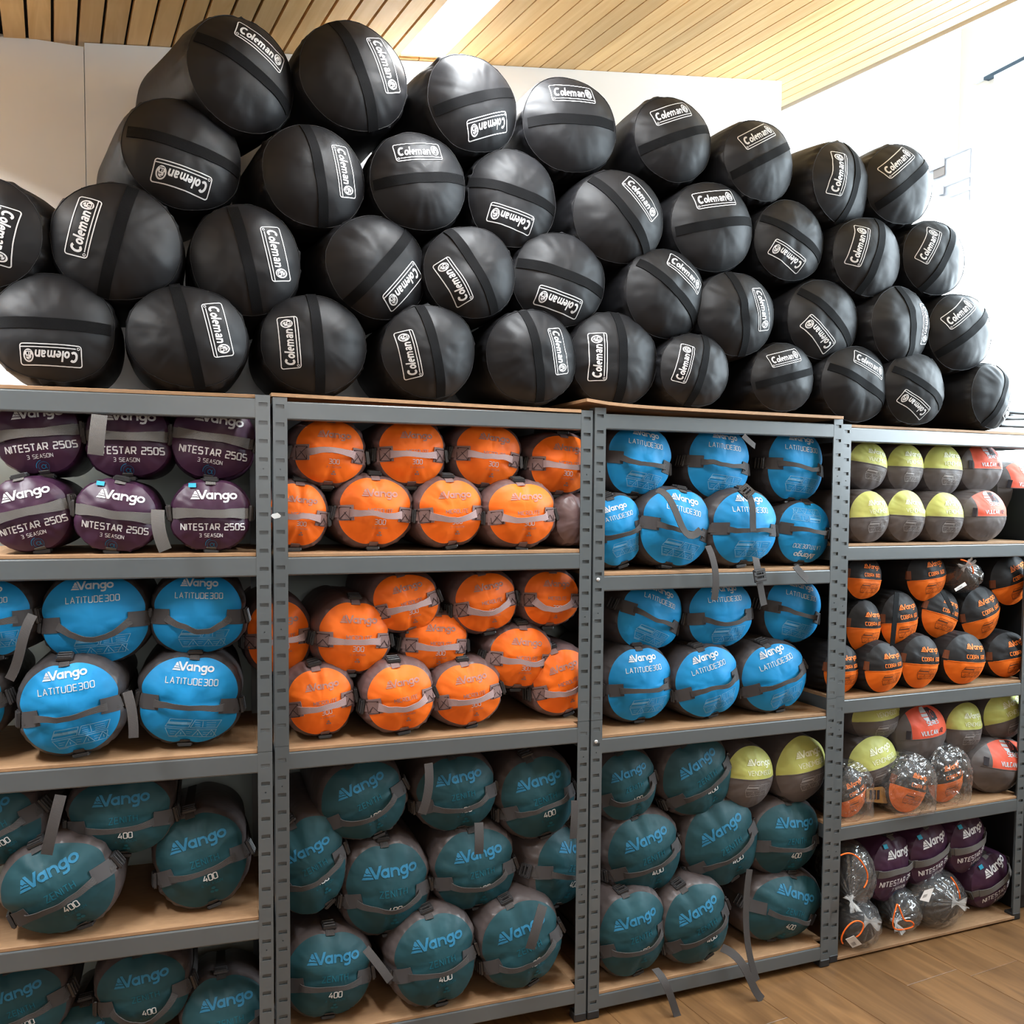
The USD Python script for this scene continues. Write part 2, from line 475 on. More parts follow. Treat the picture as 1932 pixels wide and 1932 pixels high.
sub(wb, 'panel', bx(XL, SEAM - 0.0012, 0.55, 0.58, 1.80, 2.833), 'white_board')
sub(wb, 'lower_panel', bx(XL, 1.908, 0.55, 0.58, 0, 1.798), 'shaded_board', label='lower wall board, shade behind the racks put into its grey green colour')  # shaded white board, the shade painted in as grey green
sub(wb, 'lower_panel', bx(1.912, 2.735, 0.56, 0.59, 0, 1.70), 'charcoal_blocker', label='dark board added behind the rightmost rack to keep it dark')  # added dark sheet, stops light coming through the open rack back
sub(wb, 'panel', prism_x([(SEAM + 0.0012, 1.80), (1.908, 1.80), (1.908, zc(1.908, 0.58) - 0.002), (SEAM + 0.0012, zc(SEAM, 0.55) - 0.002)], 0.55, 0.58), 'white_board')
obj('wall_far', cat([bx(XL, 1.9, YB, YB + 0.1, 0, 2.75), bx(1.9, XR + 0.1, YB, YB + 0.1, 0, ZT)]), 'white_paint', kind='structure', label='bright white far wall beyond the racks', cat='wall')
obj('wall_left', bx(XL - 0.1, XL, YF, YB, 0, 2.9), 'white_paint', kind='structure', label='white wall at the left end of the room', cat='wall')
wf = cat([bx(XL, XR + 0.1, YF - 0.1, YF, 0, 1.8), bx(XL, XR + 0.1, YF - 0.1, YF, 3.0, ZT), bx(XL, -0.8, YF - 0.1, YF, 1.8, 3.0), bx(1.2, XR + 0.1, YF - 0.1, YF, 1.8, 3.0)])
obj('wall_front', wf, 'grey_paint', kind='structure', label='grey wall with windows behind the viewer', cat='wall')  # unseen wall, kept grey to cut the bounced fill light
WY0, WY1, WZ0, WZ1 = -1.9, 1.36, 1.6, 3.70
wr = cat([bx(XR, XR + 0.1, YF, WY0, 0, ZT), bx(XR, XR + 0.1, WY1, YB, 0, ZT), bx(XR, XR + 0.1, WY0, WY1, 0, WZ0), bx(XR, XR + 0.1, WY0, WY1, WZ1, ZT)])
obj('wall_right', wr, 'cream_paint', kind='structure', label='cream wall with a large window at the right', cat='wall')
win = struct('window_1', 'large bright window with white frame in the right wall', 'window')
sub(win, 'window_frame', cat([cbox(XR - 0.03, XR + 0.06, WY0 - 0.06, WY1 + 0.06, WZ1 + 0.04, WZ1 + 0.12, 0.006), cbox(XR - 0.02, XR + 0.05, WY0, WY0 + 0.05, WZ0, WZ1, 0.005), cbox(XR - 0.02, XR + 0.05, WY1 - 0.05, WY1 + 0.03, WZ0, WZ1, 0.005),
                              cbox(XR - 0.02, XR + 0.05, WY0, WY1, WZ0, WZ0 + 0.05, 0.005), cbox(XR - 0.02, XR + 0.04, -0.35, -0.29, WZ0, WZ1, 0.005)]), 'window_frame_white', label='white window frame')
sub(win, 'gasket', bx(XR - 0.035, XR - 0.001, WY0, WY1 - 0.02, WZ1 + 0.026, WZ1 + 0.04), 'gasket', label='dark seal under the window head')
sub(win, 'blind', bx(XR - 0.03, XR - 0.02, WY0, WY1 - 0.08, WZ1 - 0.075, WZ1 + 0.026), 'blind_grey', label='pale rolled blind at the window head')
sub(win, 'pane', cat([bx(XR + 0.01, XR + 0.014, WY0 + 0.05, -0.35, WZ0 + 0.05, WZ1), bx(XR + 0.01, XR + 0.014, -0.29, WY1 - 0.05, WZ0 + 0.05, WZ1)]), 'window_glass')

# floor: single oak boards
fl = struct('floor', 'oak laminate floor boards running away from the racks', 'floor')
FD = np.array([-0.1135, 0.9935, 0.0])
FD /= np.linalg.norm(FD)
FXv = np.array([FD[1], -FD[0], 0.0])
sub(fl, 'underlay', bx(XL, XR, YF, YB, -0.06, -0.0022), 'floor_groove')
PW = 0.2365
rng = np.random.default_rng(11)
orig = np.array([1.952, -0.19, 0.0])


def floor_board(col, a0, a1):
    w0, w1 = col * PW + 0.0007, (col + 1) * PW - 0.0007
    a0, a1 = a0 + 0.0006, a1 - 0.0006
    pts = []
    for z, g in ((-0.002, 0), (-0.0008, 0), (0.0, 0.0012)):
        pts.append([orig + FXv * (w0 + g) + FD * (a0 + g), orig + FXv * (w1 - g) + FD * (a0 + g), orig + FXv * (w1 - g) + FD * (a1 - g), orig + FXv * (w0 + g) + FD * (a1 - g)])
        pts[-1] = [p + np.array([0, 0, z]) for p in pts[-1]]
    m = trimesh.convex.convex_hull(np.array(pts).reshape(-1, 3))
    M = np.eye(4)
    M[:3, 0], M[:3, 1], M[:3, 3] = FXv, FD, pts[0][0]
    sub(fl, 'floor_board', m, 'floor_oak', M)


ends = {0: 0.03}
for col in range(-22, 8):
    e = ends.get(col, rng.uniform(-0.6, 0.6))
    a = e - 1.22 * 3
    while a < 1.9:
        mid = orig + FXv * (col + 0.5) * PW + FD * (a + 0.61)
        if XL + 0.25 < mid[0] < XR - 0.25 and -3.2 < mid[1] < 1.05:
            floor_board(col, a, a + 1.22)
        a += 1.22

# tall white cabinet and crates at the far right
cb = thing('storage_cabinet', 'tall plain white cabinet behind the rightmost rack, clear crates on top', 'cabinet')
obj('body', cbox(2.86, 3.735, 1.0, 1.46, 0.0, 2.966, 0.003), 'white_board', cb)
obj('door', cbox(2.865, 3.296, 0.985, 0.999, 0.05, 2.955, 0.003), 'white_board', cb)
obj('door', cbox(3.30, 3.73, 0.985, 0.999, 0.05, 2.955, 0.003), 'white_board', cb)

dc = thing('dark_cupboard', 'dark charcoal cupboard standing close to the right end of the racks', 'cupboard')  # stands in for a dark object here; added to stop window light
obj('body', cbox(2.745, 3.20, 0.14, 0.54, 0.0, 1.60, 0.003), 'charcoal_blocker', dc)
obj('door', cbox(2.750, 2.970, 0.122, 0.139, 0.06, 1.59, 0.002), 'charcoal_blocker', dc)
obj('door', cbox(2.974, 3.195, 0.122, 0.139, 0.06, 1.59, 0.002), 'charcoal_blocker', dc)


def crate(name, label, x0, x1, y0, y1, z0, z1, item=None):
    p = thing(name, label, 'crate', group='clear crates on the white cabinet')
    t = 0.006
    inset = 0.012
    walls = []
    for a, b in (((x0, y0), (x1, y0)), ((x1, y0), (x1, y1)), ((x1, y1), (x0, y1)), ((x0, y1), (x0, y0))):
        lo = [np.array([min(max(q[0], x0 + inset), x1 - inset), min(max(q[1], y0 + inset), y1 - inset), z0]) for q in (a, b)]
        hi = [np.array([q[0], q[1], z1 - 0.016]) for q in (a, b)]
        cx = np.array([(x0 + x1) / 2, (y0 + y1) / 2, 0])
        n = cx - np.array([(a[0] + b[0]) / 2, (a[1] + b[1]) / 2, 0])
        n = n / np.linalg.norm(n) * t
        walls.append(hexa([lo[0], lo[1], lo[1] + n, lo[0] + n, hi[0], hi[1], hi[1] + n, hi[0] + n]))
    walls.append(bx(x0 + inset, x1 - inset, y0 + inset, y1 - inset, z0, z0 + t))
    obj('body', cat(walls), 'crate_plastic', p)
    obj('lid', cat([cbox(x0 - 0.008, x1 + 0.008, y0 - 0.008, y1 + 0.008, z1 - 0.018, z1, 0.004), cbox(x0 + 0.02, x1 - 0.02, y0 + 0.02, y1 - 0.02, z1 - 0.004, z1 + 0.004, 0.003)]), 'crate_plastic', p)
    obj('latch', cat([cbox(x0 - 0.013, x0 - 0.006, (y0 + y1) / 2 - 0.05, (y0 + y1) / 2 + 0.05, z1 - 0.05, z1 - 0.005, 0.002)]), 'crate_plastic', p)
    if item:
        obj('sticker', bx(x0 - 0.004, x0 + 0.001, y0 + 0.16, y0 + 0.23, z0 + 0.04, z0 + 0.09), item, p, label='grey sticker on the crate side')


crate('storage_crate', 'clear shallow crate, lowest in the stack on the white cabinet', 3.33, 3.72, 1.03, 1.44, 2.97, 3.045)
crate('storage_crate', 'clear shallow crate, second lowest in the stack on the white cabinet', 3.33, 3.72, 1.03, 1.44, 3.047, 3.105)
crate('storage_crate', 'clear deep crate topping the stack on the white cabinet', 3.33, 3.72, 1.03, 1.44, 3.11, 3.24, 'crate_item')

# ------------------------------------------------------------------ racks
UNITS = {1: (-0.90292, -0.00296, -0.03986), 2: (0.0, 0.0, 0.0), 3: (0.89998, -0.00088, 0.02849), 4: (1.80390, 0.03765, 0.04178)}
RW, PWD, RDEP = 0.8938, 0.0361, 0.45
TOPZ = {1: 1.802, 2: 1.802, 3: 1.811, 4: 1.797}
LEVELS = {1: [1.7932, 1.3988, 0.8976, 0.4650, 0.050], 2: [1.7925, 1.3930, 0.8836, 0.1025], 3: [1.7952, 1.3245, 0.8444, 0.0696], 4: [1.7877, 1.3978, 0.8885, 0.4578]}
BEAMH = {1: 0.051, 2: 0.047, 3: 0.045, 4: 0.047}
RACKNAME = {1: 'leftmost rack', 2: 'second rack', 3: 'third rack', 4: 'rightmost rack'}


def unit_M(u):
    x, y, a = UNITS[u]
    M = np.eye(4)
    M[:3, 0] = (math.cos(a), math.sin(a), 0)
    M[:3, 1] = (-math.sin(a), math.cos(a), 0)
    M[:3, 3] = (x, y, 0)
    return M


def unit_plane(u, t):
    x, y, a = UNITS[u]
    n = np.array([-math.sin(a), math.cos(a), 0.0])
    return np.array([x, y, 0.0]) + n * t, n


def post_mesh(H, left, front):
    """L section with punched slots in the front flange; local: x 0..PWD, y 0..PWD, outer corner at x=0 when left"""
    halves = []
    for z0, z1 in ((0.022, 0.9), (0.902, H)):
        outline = sbox(0, z0, PWD, z1)
        holes = []
        z = H - 0.0235
        j = 0
        while z > 0.05:
            if z0 + 0.012 < z < z1 - 0.012:
                if front:
                    holes.append(sbox(0.0075, z - 0.0042, 0.0275, z + 0.0042).buffer(0.0008, quad_segs=1))
            if j % 9 == 3 and z0 + 0.03 < z - 0.023 < z1:
                holes.append(Point(0.0175, z - 0.023).buffer(0.0018, quad_segs=2))
            z -= 0.0457
            j += 1
        poly = outline.difference(unary_union(holes)) if holes else outline
        m = trimesh.creation.extrude_polygon(poly, 0.0022, engine='earcut')
        v = m.vertices.copy()
        m.vertices = np.column_stack([v[:, 0], v[:, 2], v[:, 1]])
        m.fix_normals()
        halves.append(m)
        halves.append(bx(0.0, 0.0022, 0.0022, PWD, z0, z1))
    halves.append(bx(0.0024, PWD - 0.0005, 0.0012, 0.0024, 0.83, 0.97))
    m = cat(halves)
    if not left:
        v = m.vertices.copy()
        v[:, 0] = PWD - v[:, 0]
        m = trimesh.Trimesh(v, m.faces[:, ::-1], process=False)
    return m


def beam_mesh(x0, x1, y0, z1, h, back=False):
    """folded steel beam: rounded front face, lip under the board"""
    c = 0.004
    prof = [(0, z1 - h + c), (0.0, z1 - c), (c * 0.3, z1 - c * 0.3), (c, z1), (0.028, z1), (0.028, z1 - 0.003), (0.006, z1 - 0.003), (0.006, z1 - h + 0.003), (0.02, z1 - h + 0.003), (0.02, z1 - h), (c, z1 - h), (c * 0.3, z1 - h + c * 0.3)]
    m = trimesh.creation.extrude_polygon(Polygon(prof), x1 - x0, engine='earcut')
    v = m.vertices.copy()
    y = v[:, 0]
    if back:
        y = -y
    m.vertices = np.column_stack([x0 + v[:, 2], y0 + y, v[:, 1]])
    m.fix_normals()
    return m


def bent_board(x0, x1, y0, y1, zf, th, n=14):
    """board whose height follows zf(x)"""
    xs = np.linspace(x0, x1, n)
    v, f = [], []
    for x in xs:
        z = zf(x)
        v += [(x, y0, z), (x, y1, z), (x, y1, z + th), (x, y0, z + th)]
    for i in range(n - 1):
        a, b = 4 * i, 4 * i + 4
        for k_ in range(4):
            k2 = (k_ + 1) % 4
            f += [(a + k_, b + k_, b + k2), (a + k_, b + k2, a + k2)]
    e = 4 * (n - 1)
    f += [(0, 1, 2), (0, 2, 3), (e, e + 2, e + 1), (e, e + 3, e + 2)]
    m = trimesh.Trimesh(v, f, process=False)
    if m.volume < 0:
        m.invert()
    return m


LOOKS = {1: 'grey steel rack at the far left, purple bags on its top tier', 2: 'grey steel rack full of orange bags, second from the left',
         3: 'grey steel rack with blue bags on its two top tiers, third from left', 4: 'grey steel rack at the far right with lime and black bags'}
for u in (1, 2, 3, 4):
    M = unit_M(u)
    rk = thing('storage_rack', LOOKS[u], 'shelving rack', M, 'bolt-free grey steel racks')
    H = TOPZ[u]
    for left in (True, False):
        x0 = 0 if left else RW - PWD
        pm = post_mesh(H, left, True)
        pm.apply_translation((x0, 0, 0))
        pp = obj('post', pm, 'rack_steel', rk)
        obj('slot_backing', bx(x0 + (0.0023 if left else 0.001), x0 + PWD - (0.001 if left else 0.0023), 0.0045, 0.0052, 0.03, H - 0.004), 'rack_steel', pp)
        pb = post_mesh(H, left, False)
        v = pb.vertices.copy()
        v[:, 1] = RDEP - v[:, 1]
        pb = trimesh.Trimesh(v, pb.faces[:, ::-1], process=False)
        pb.apply_translation((x0, 0, 0))
        obj('post', pb, 'rack_steel', rk)
        for y0 in (-0.002, RDEP - PWD - 0.004):
            obj('foot_cap', cbox(x0 - 0.0015, x0 + PWD + 0.0015, y0, y0 + PWD + 0.004, 0.0, 0.026, 0.003), 'foot_plastic', rk)
    for i, z in enumerate(LEVELS[u]):
        h = BEAMH[u]
        obj('beam', beam_mesh(PWD - 0.002, RW - PWD + 0.002, 0.0005, z, h), 'rack_steel', rk)
        obj('beam', beam_mesh(PWD - 0.002, RW - PWD + 0.002, RDEP - 0.0005, z, h, True), 'rack_steel', rk)
        obj('side_beam', bx(0.003, 0.006, PWD, RDEP - PWD, z - h, z), 'rack_steel', rk)
        obj('side_beam', bx(RW - 0.006, RW - 0.003, PWD, RDEP - PWD, z - h, z), 'rack_steel', rk)
        th = 0.009
        if i == 0 and u == 2:
            b = bent_board(-0.004, RW - PWD - 0.001, -0.002, RDEP, lambda x: 1.8035 - 0.009 * min(1, x / (RW - 0.1)) , th)
        elif i == 0 and u == 3:
            b = bent_board(-0.034, RW - 0.012, -0.016, RDEP, lambda x: 1.8125 + 0.013 * math.exp(-(x + 0.034) / 0.09) - 0.002 * (x / RW), 0.009)
        else:
            b = cbox(PWD, RW - PWD, 0.003, RDEP - 0.003, z + 0.0005, z + 0.0005 + th, 0.0008)
            if i > 0:
                for x0 in (0.004, RW - PWD):
                    b = cat([b, bx(x0, x0 + PWD - 0.004, PWD + 0.001, RDEP - PWD - 0.001, z + 0.0005, z + th)])
        obj('shelf_board', b, 'fibreboard', rk)
    if u == 4:
        obj('shelf_board', cbox(PWD - 0.004, RW - PWD + 0.004, -0.004, RDEP - 0.003, 0.007, 0.0165, 0.0008), 'fibreboard', rk)
    if u == 2:
        a = np.linspace(0, 2 * np.pi, 11)[:-1]
        rr = np.array([1, .9, 1.05, .8, .95, 1, .85, 1.05, .8, 1.0])
        st = trimesh.creation.extrude_polygon(Polygon(np.column_stack([0.0125 * rr * np.cos(a), 0.008 * rr * np.sin(a)])), 0.0012, engine='earcut')
        v = st.vertices.copy()
        st.vertices = np.column_stack([v[:, 0] + 0.006, -v[:, 2] - 0.0002, v[:, 1] + 1.5])
        st.fix_normals()
        obj('torn_sticker', st, 'sticker_white', rk, label='torn white sticker')
    if u == 3:
        for zz in (1.315, 0.838):
            s_ = trimesh.creation.icosphere(2, 0.0055)
            s_.apply_scale((1, 0.5, 1))
            s_.apply_translation((0.016, -0.001, zz))
            obj('stud', s_, 'bright_zinc', rk, smooth=True, label='bright metal stud')

# ------------------------------------------------------------------ lettering (stroke built, then laid on the cloth)
SQ = {
    'A': ([[(0, 0), (.31, 1), (.62, 0)], [(.11, .32), (.51, .32)]], .62),
    'B': ([[(0, 0), (0, 1), (.5, 1), (.56, .9), (.56, .6), (.5, .52), (0, .52)], [(.5, .52), (.6, .42), (.6, .1), (.52, 0), (0, 0)]], .6),
    'C': ([[(.6, 1), (0.08, 1), (0, .92), (0, .08), (.08, 0), (.6, 0)]], .6),
    'D': ([[(0, 0), (0, 1), (.5, 1), (.6, .88), (.6, .12), (.5, 0), (0, 0)]], .6),
    'E': ([[(.55, 1), (0, 1), (0, 0), (.55, 0)], [(0, .5), (.5, .5)]], .55),
    'H': ([[(0, 0), (0, 1)], [(.6, 0), (.6, 1)], [(0, .5), (.6, .5)]], .6),
    'I': ([[(0, 0), (0, 1)]], 0.0),
    'L': ([[(0, 1), (0, 0), (.5, 0)]], .5),
    'M': ([[(0, 0), (0, 1), (.38, .35), (.76, 1), (.76, 0)]], .76),
    'N': ([[(0, 0), (0, 1), (.6, 0), (.6, 1)]], .6),
    'O': ([[(.3, 1), (.08, 1), (0, .92), (0, .08), (.08, 0), (.52, 0), (.6, .08), (.6, .92), (.52, 1), (.3, 1)]], .6),
    'R': ([[(0, 0), (0, 1), (.52, 1), (.6, .9), (.6, .55), (.52, .45), (0, .45)], [(.28, .45), (.6, 0)]], .6),
    'S': ([[(.58, 1), (.08, 1), (0, .92), (0, .6), (.08, .52), (.52, .5), (.6, .42), (.6, .08), (.52, 0), (0, 0)]], .6),
    'T': ([[(-.02, 1), (.6, 1)], [(.29, 1), (.29, 0)]], .58),
    'U': ([[(0, 1), (0, .1), (.1, 0), (.5, 0), (.6, .1), (.6, 1)]], .6),
    'V': ([[(0, 1), (.3, 0), (.6, 1)]], .6),
    'Z': ([[(0, 1), (.58, 1), (0, 0), (.6, 0)]], .6),
    '0': ([[(.3, 1), (.1, 1), (0, .9), (0, .1), (.1, 0), (.48, 0), (.58, .1), (.58, .9), (.48, 1), (.3, 1)]], .58),
    '1': ([[(0, .8), (.2, 1), (.2, 0)]], .22),
    '2': ([[(0, 1), (.5, 1), (.58, .92), (.58, .58), (.5, .5), (.08, .5), (0, .42), (0, 0), (.58, 0)]], .58),
    '3': ([[(0, 1), (.5, 1), (.58, .9), (.58, .6), (.5, .5), (.58, .4), (.58, .1), (.5, 0), (0, 0)], [(.15, .5), (.5, .5)]], .58),
    '4': ([[(.38, 1), (0, .3), (.62, .3)], [(.46, .6), (.46, 0)]], .62),
    '5': ([[(.56, 1), (0, 1), (0, .55), (.5, .55), (.58, .47), (.58, .08), (.5, 0), (0, 0)]], .58),
    '6': ([[(.55, 1), (.08, 1), (0, .92), (0, .08), (.08, 0), (.5, 0), (.58, .08), (.58, .45), (.5, .53), (0, .53)]], .58),
    '-': ([[(.05, .5), (.3, .5)]], .35), '/': ([[(0, 0), (.32, 1)]], .32), ' ': ([], .3),
}


def sq_text(t, h, stroke=0.15, gap=0.24, xs=1.0):
    x, parts = 0.0, []
    for ch in t:
        lines, w = SQ[ch]
        for l in lines:
            parts.append(LineString([(x + q[0], q[1]) for q in l]).buffer(stroke / 2, quad_segs=2, cap_style='square' if False else 'flat', join_style='round'))
        x += w + gap
    g = unary_union(parts)
    g = affinity.scale(g, h * xs, h, origin=(0, 0))
    a, b, c_, d = g.bounds
    return affinity.translate(g, -(a + c_) / 2, -(b + d) / 2)


def ell(cx, cy, rx, ry, a0=0, a1=360, n=22):
    a = np.radians(np.linspace(a0, a1, n))
    return [(cx + rx * math.cos(q), cy + ry * math.sin(q)) for q in a]


def lw(pts, w, cap='flat'):
    return LineString(pts).buffer(w / 2, quad_segs=3, cap_style=cap, join_style='round')


def norm(g, width):
    a, b, c_, d = g.bounds
    s = width / (c_ - a)
    return affinity.scale(affinity.translate(g, -(a + c_) / 2, -(b + d) / 2), s, s, origin=(0, 0))


def vango():
    w = 0.2
    V = Polygon([(.42, 1.0), (.66, 1.0), (1.0, .30), (1.27, 1.0), (1.52, 1.0), (1.12, 0), (.88, 0)])
    mt = [Polygon([(-.22, 0), (-.12, .15), (.24, .90), (.37, .90), (.60, .42), (.76, .0)]).difference(unary_union([lw([(-.3, .21), (.2, .26), (.8, .21)], .075), lw([(.05, .62), (.24, .44), (.40, .50), (.6, .38)], .06), lw([(.32, 1.1), (.86, -.12)], .03)]))]
    parts = [V] + mt
    x = 1.40
    parts += [lw(ell(x + .36, .36, .28, .26), w), lw([(x + .64, .72), (x + .64, 0)], w)]
    x += .92
    parts += [lw([(x, .72), (x, 0)], w), lw([(x, .36)] + ell(x + .3, .36, .3, .26, 180, 0) + [(x + .6, 0)], w)]
    x += .78
    parts += [lw(ell(x + .32, .36, .28, .26), w), lw([(x + .60, .72), (x + .60, .0), (x + .52, -.2), (x + .3, -.26), (x + .06, -.22)], w)]
    x += .76
    parts += [lw(ell(x + .36, .36, .31, .26), w)]
    return unary_union(parts)


def coleman_word():
    w = 0.2
    p = [lw(ell(.36, .5, .32, .42, 48, 312), .24)]
    x = .78
    p += [lw(ell(x + .26, .32, .2, .25), w)]
    x += .62
    p += [lw([(x + .06, 1.02), (x + .06, -.02)], w)]
    x += .26
    p += [lw([(x + .05, .34), (x + .42, .34)] + ell(x + .25, .32, .2, .25, 10, 300, 16), .17)]
    x += .60
    p += [lw([(x + .06, .66), (x + .06, -.02)], w), lw([(x + .06, .4)] + ell(x + .23, .36, .17, .21, 160, 0, 8) + [(x + .40, -.02)], .18), lw([(x + .40, .4)] + ell(x + .57, .36, .17, .21, 160, 0, 8) + [(x + .74, -.02)], .18)]
    x += .96
    p += [lw(ell(x + .22, .2, .15, .14), .16), lw([(x + .05, .52)] + ell(x + .23, .44, .18, .16, 120, 0, 7) + [(x + .41, -.02)], .18)]
    x += .62
    p += [lw([(x + .06, .66), (x + .06, -.02)], w), lw([(x + .06, .4)] + ell(x + .25, .36, .19, .21, 160, 0, 8) + [(x + .44, -.02)], .19)]
    g = affinity.skew(unary_union(p), xs=10, origin=(0, 0))
    return affinity.scale(g, 0.92, 1.0, origin=(0, 0))


def coleman_logo():
    """units: bag radius; centred; reads along +x, the band lies below"""
    Wd, Hh, lw_ = 0.96, 0.365, 0.018
    outer = sbox(-Wd / 2, -Hh / 2, Wd / 2, Hh / 2).buffer(-0.05).buffer(0.05, quad_segs=4)
    frame = outer.difference(outer.buffer(-lw_, quad_segs=4))
    under = sbox(-Wd / 2 + 0.09, -Hh / 2 + 0.052, Wd / 2 - lw_ * 0.5, -Hh / 2 + 0.052 + lw_)
    word = coleman_word()
    a, b, c_, d = word.bounds
    s = 0.66 / (c_ - a)
    word = affinity.scale(affinity.translate(word, -a, -b), s, 0.185 / (d - b), origin=(0, 0))
    word = affinity.translate(word, -Wd / 2 + 0.065, -Hh / 2 + 0.105)
    em = Polygon(ell(0.345, 0.02, 0.082, 0.108, n=24)).buffer(0)
    cut = unary_union([sbox(0.300, 0.065, 0.345, 0.075), sbox(0.318, -0.035, 0.372, 0.008), lw(ell(0.345, 0.03, 0.05, 0.065, -20, 200, 12), 0.014), sbox(0.305, -0.062, 0.385, -0.05), sbox(0.34, 0.03, 0.39, 0.042)])
    lan = sbox(0.33, -0.03, 0.345, 0.004)
    reg = lw(ell(-Wd / 2 + 0.052, -Hh / 2 + 0.058, 0.019, 0.019), 0.011)
    return unary_union([frame, under, word, em.difference(cut), lan, reg])


def care_print():
    """outline table of the care notes: two slanted rows of boxes with triangles"""
    w = 0.016
    p = []
    def loop(pts):
        p.append(lw(list(pts) + [pts[0]], w))
    loop([(-.5, .02), (-.42, .2), (0.0, .2), (-.06, .02)])
    p.append(Polygon([(-.47, .08), (-.44, .14), (-.03, .14), (-.055, .08)]))
    loop([(-.03, .02), (.05, .2), (.55, .2), (.47, .02)])
    for y in (.06, .1, .15):
        p.append(lw([(.05, y), (.15, y)], w * .8))
        p.append(lw([(.27, y), (.45, y)], w * .8))
    p.append(lw([(.2, .04), (.2, .18)], w))
    loop([(-.5, -.02), (-.42, -.2), (.42, -.2), (.47, -.02)])
    for x in (-.2, .12, .38):
        p.append(lw([(x - .1, -.19), (x, -.03), (x + .1, -.19)], w))
        p.append(lw([(x, -.16), (x, -.1)], w))
    for x in (-.4, -.1, .22):
        p.append(lw([(x, -.09), (x + .11, -.09)], w * .8))
        p.append(lw([(x, -.14), (x + .08, -.14)], w * .8))
    p.append(lw([(-.42, -.225), (-.25, -.225)], w))
    return unary_union(p)


def trefoil():
    g = unary_union([Polygon(ell(.5 * math.cos(a), .5 * math.sin(a), .42, .34, n=12)) for a in np.radians([90, 215, 325])])
    return g.difference(unary_union([lw([(0, 0), (.8 * math.cos(a), .8 * math.sin(a))], .1) for a in np.radians([30, 150, 270])]))


def alpha_ring():
    al = lw([(.5, .42), (.2, -.3), (-.12, -.42), (-.42, -.15), (-.42, .15), (-.12, .42), (.2, .3), (.55, -.45)], .15)
    return unary_union([lw(ell(0, 0, 1, 1, 0, 360, 30), .08), al, lw(ell(-.1, .05, 1.28, 1.28, 100, 190, 12), .16)])


def ten_series():
    head = Polygon([(-.6, .1), (-.75, .35), (-.7, .75), (-.5, .95), (-.2, .95), (-.2, .1), (-.35, .0)]).difference(unary_union([lw([(-.75, .3), (-.2, .3)], .07), lw([(-.75, .55), (-.2, .55)], .07)]))
    return head


def ten_series_dark():
    blk = Polygon([(-.14, .05), (-.14, .95), (.3, .95), (.75, .55), (.8, .05)])
    return blk.difference(unary_union([lw([(.0, .2), (.0, .75)], .06), lw(ell(.3, .5, .14, .22, n=14), .06)]))


def tri2d(g, seg):
    """triangulates a shape cut along a fine square grid, so that it can lie on a curved face -> (points, triangles)"""
    V, F, n = [], [], 0
    for q in getattr(g, 'geoms', [g]):
        if q.is_empty or q.area < 1e-9:
            continue
        q = q.simplify(0.0012)
        x0, y0, x1, y1 = q.bounds
        for i in range(math.floor(x0 / seg), math.ceil(x1 / seg)):
            for j in range(math.floor(y0 / seg), math.ceil(y1 / seg)):
                cell = sbox(i * seg, j * seg, (i + 1) * seg, (j + 1) * seg)
                c_ = q.intersection(cell)
                for w in getattr(c_, 'geoms', [c_]):
                    if w.geom_type != 'Polygon' or w.area < 1e-8:
                        continue
                    v, f = trimesh.creation.triangulate_polygon(w, engine='earcut')
                    V.append(v)
                    F.append(f + n)
                    n += len(v)
    return np.vstack(V), np.vstack(F)


W1 = norm(vango(), 1.0)
PRINT = {}


def P2(key, g, seg=0.09):
    PRINT[key] = tri2d(g, seg)


def mv(g, x, y):
    return affinity.translate(g, x, y)


P2('coleman', coleman_logo(), 0.085)
P2('blue_brand', mv(affinity.scale(W1, .78, .78, origin=(0, 0)), 0, .66))
P2('blue_model', mv(norm(sq_text('LATITUDE300', 1, .14, .26), .98), 0, .42))
P2('blue_care', mv(affinity.scale(care_print(), .98, .90, origin=(0, 0)), .1, -.50))
P2('orange_brand', mv(affinity.scale(W1, .90, .90, origin=(0, 0)), .07, .42))
P2('orange_model', mv(norm(sq_text('MICROLITE', 1, .17, .26), .62), .09, .02))
P2('orange_num', mv(norm(sq_text('300', 1, .13, .26), .27), .09, -.25))
P2('orange_small', unary_union([mv(norm(sq_text('2-3 SEASON', 1, .14, .3), .38), .09, -.39), mv(norm(trefoil(), .13), .1, -.54)]))
P2('teal_brand', mv(affinity.scale(W1, 1.12, 1.12, origin=(0, 0)), .04, .40))
P2('teal_model', mv(norm(sq_text('ZENITH', 1, .14, .28), .56), .07, .015))
P2('teal_num', mv(norm(sq_text('400', 1, .17, .2), .29), .09, -.34))
P2('teal_small', unary_union([mv(norm(sq_text('4 SEASON', 1, .14, .3), .42), .09, -.47), mv(norm(trefoil(), .16), .09, -.62)]))
P2('purple_brand', mv(affinity.scale(W1, 1.16, 1.16, origin=(0, 0)), .08, .50))
P2('purple_model', unary_union([mv(norm(sq_text('NITESTAR 250S', 1, .19, .26), 1.60), .05, -.29), mv(norm(sq_text('3 SEASON', 1, .17, .28), .58), .0, -.51)]))
P2('purple_small', mv(norm(alpha_ring(), .30), .0, -.74))
P2('lime_brand', mv(affinity.scale(W1, .95, .95, origin=(0, 0)), .12, .45))
P2('lime_model', mv(norm(sq_text('VENOM600', 1, .14, .24), .92), .12, .17))
P2('lime_care', mv(affinity.scale(care_print(), .95, .95, origin=(0, 0)), .12, -.4))
P2('red_brand', mv(norm(ten_series(), .22), -.1, .62))
P2('red_dark', mv(norm(ten_series_dark(), .36), .2, .60))
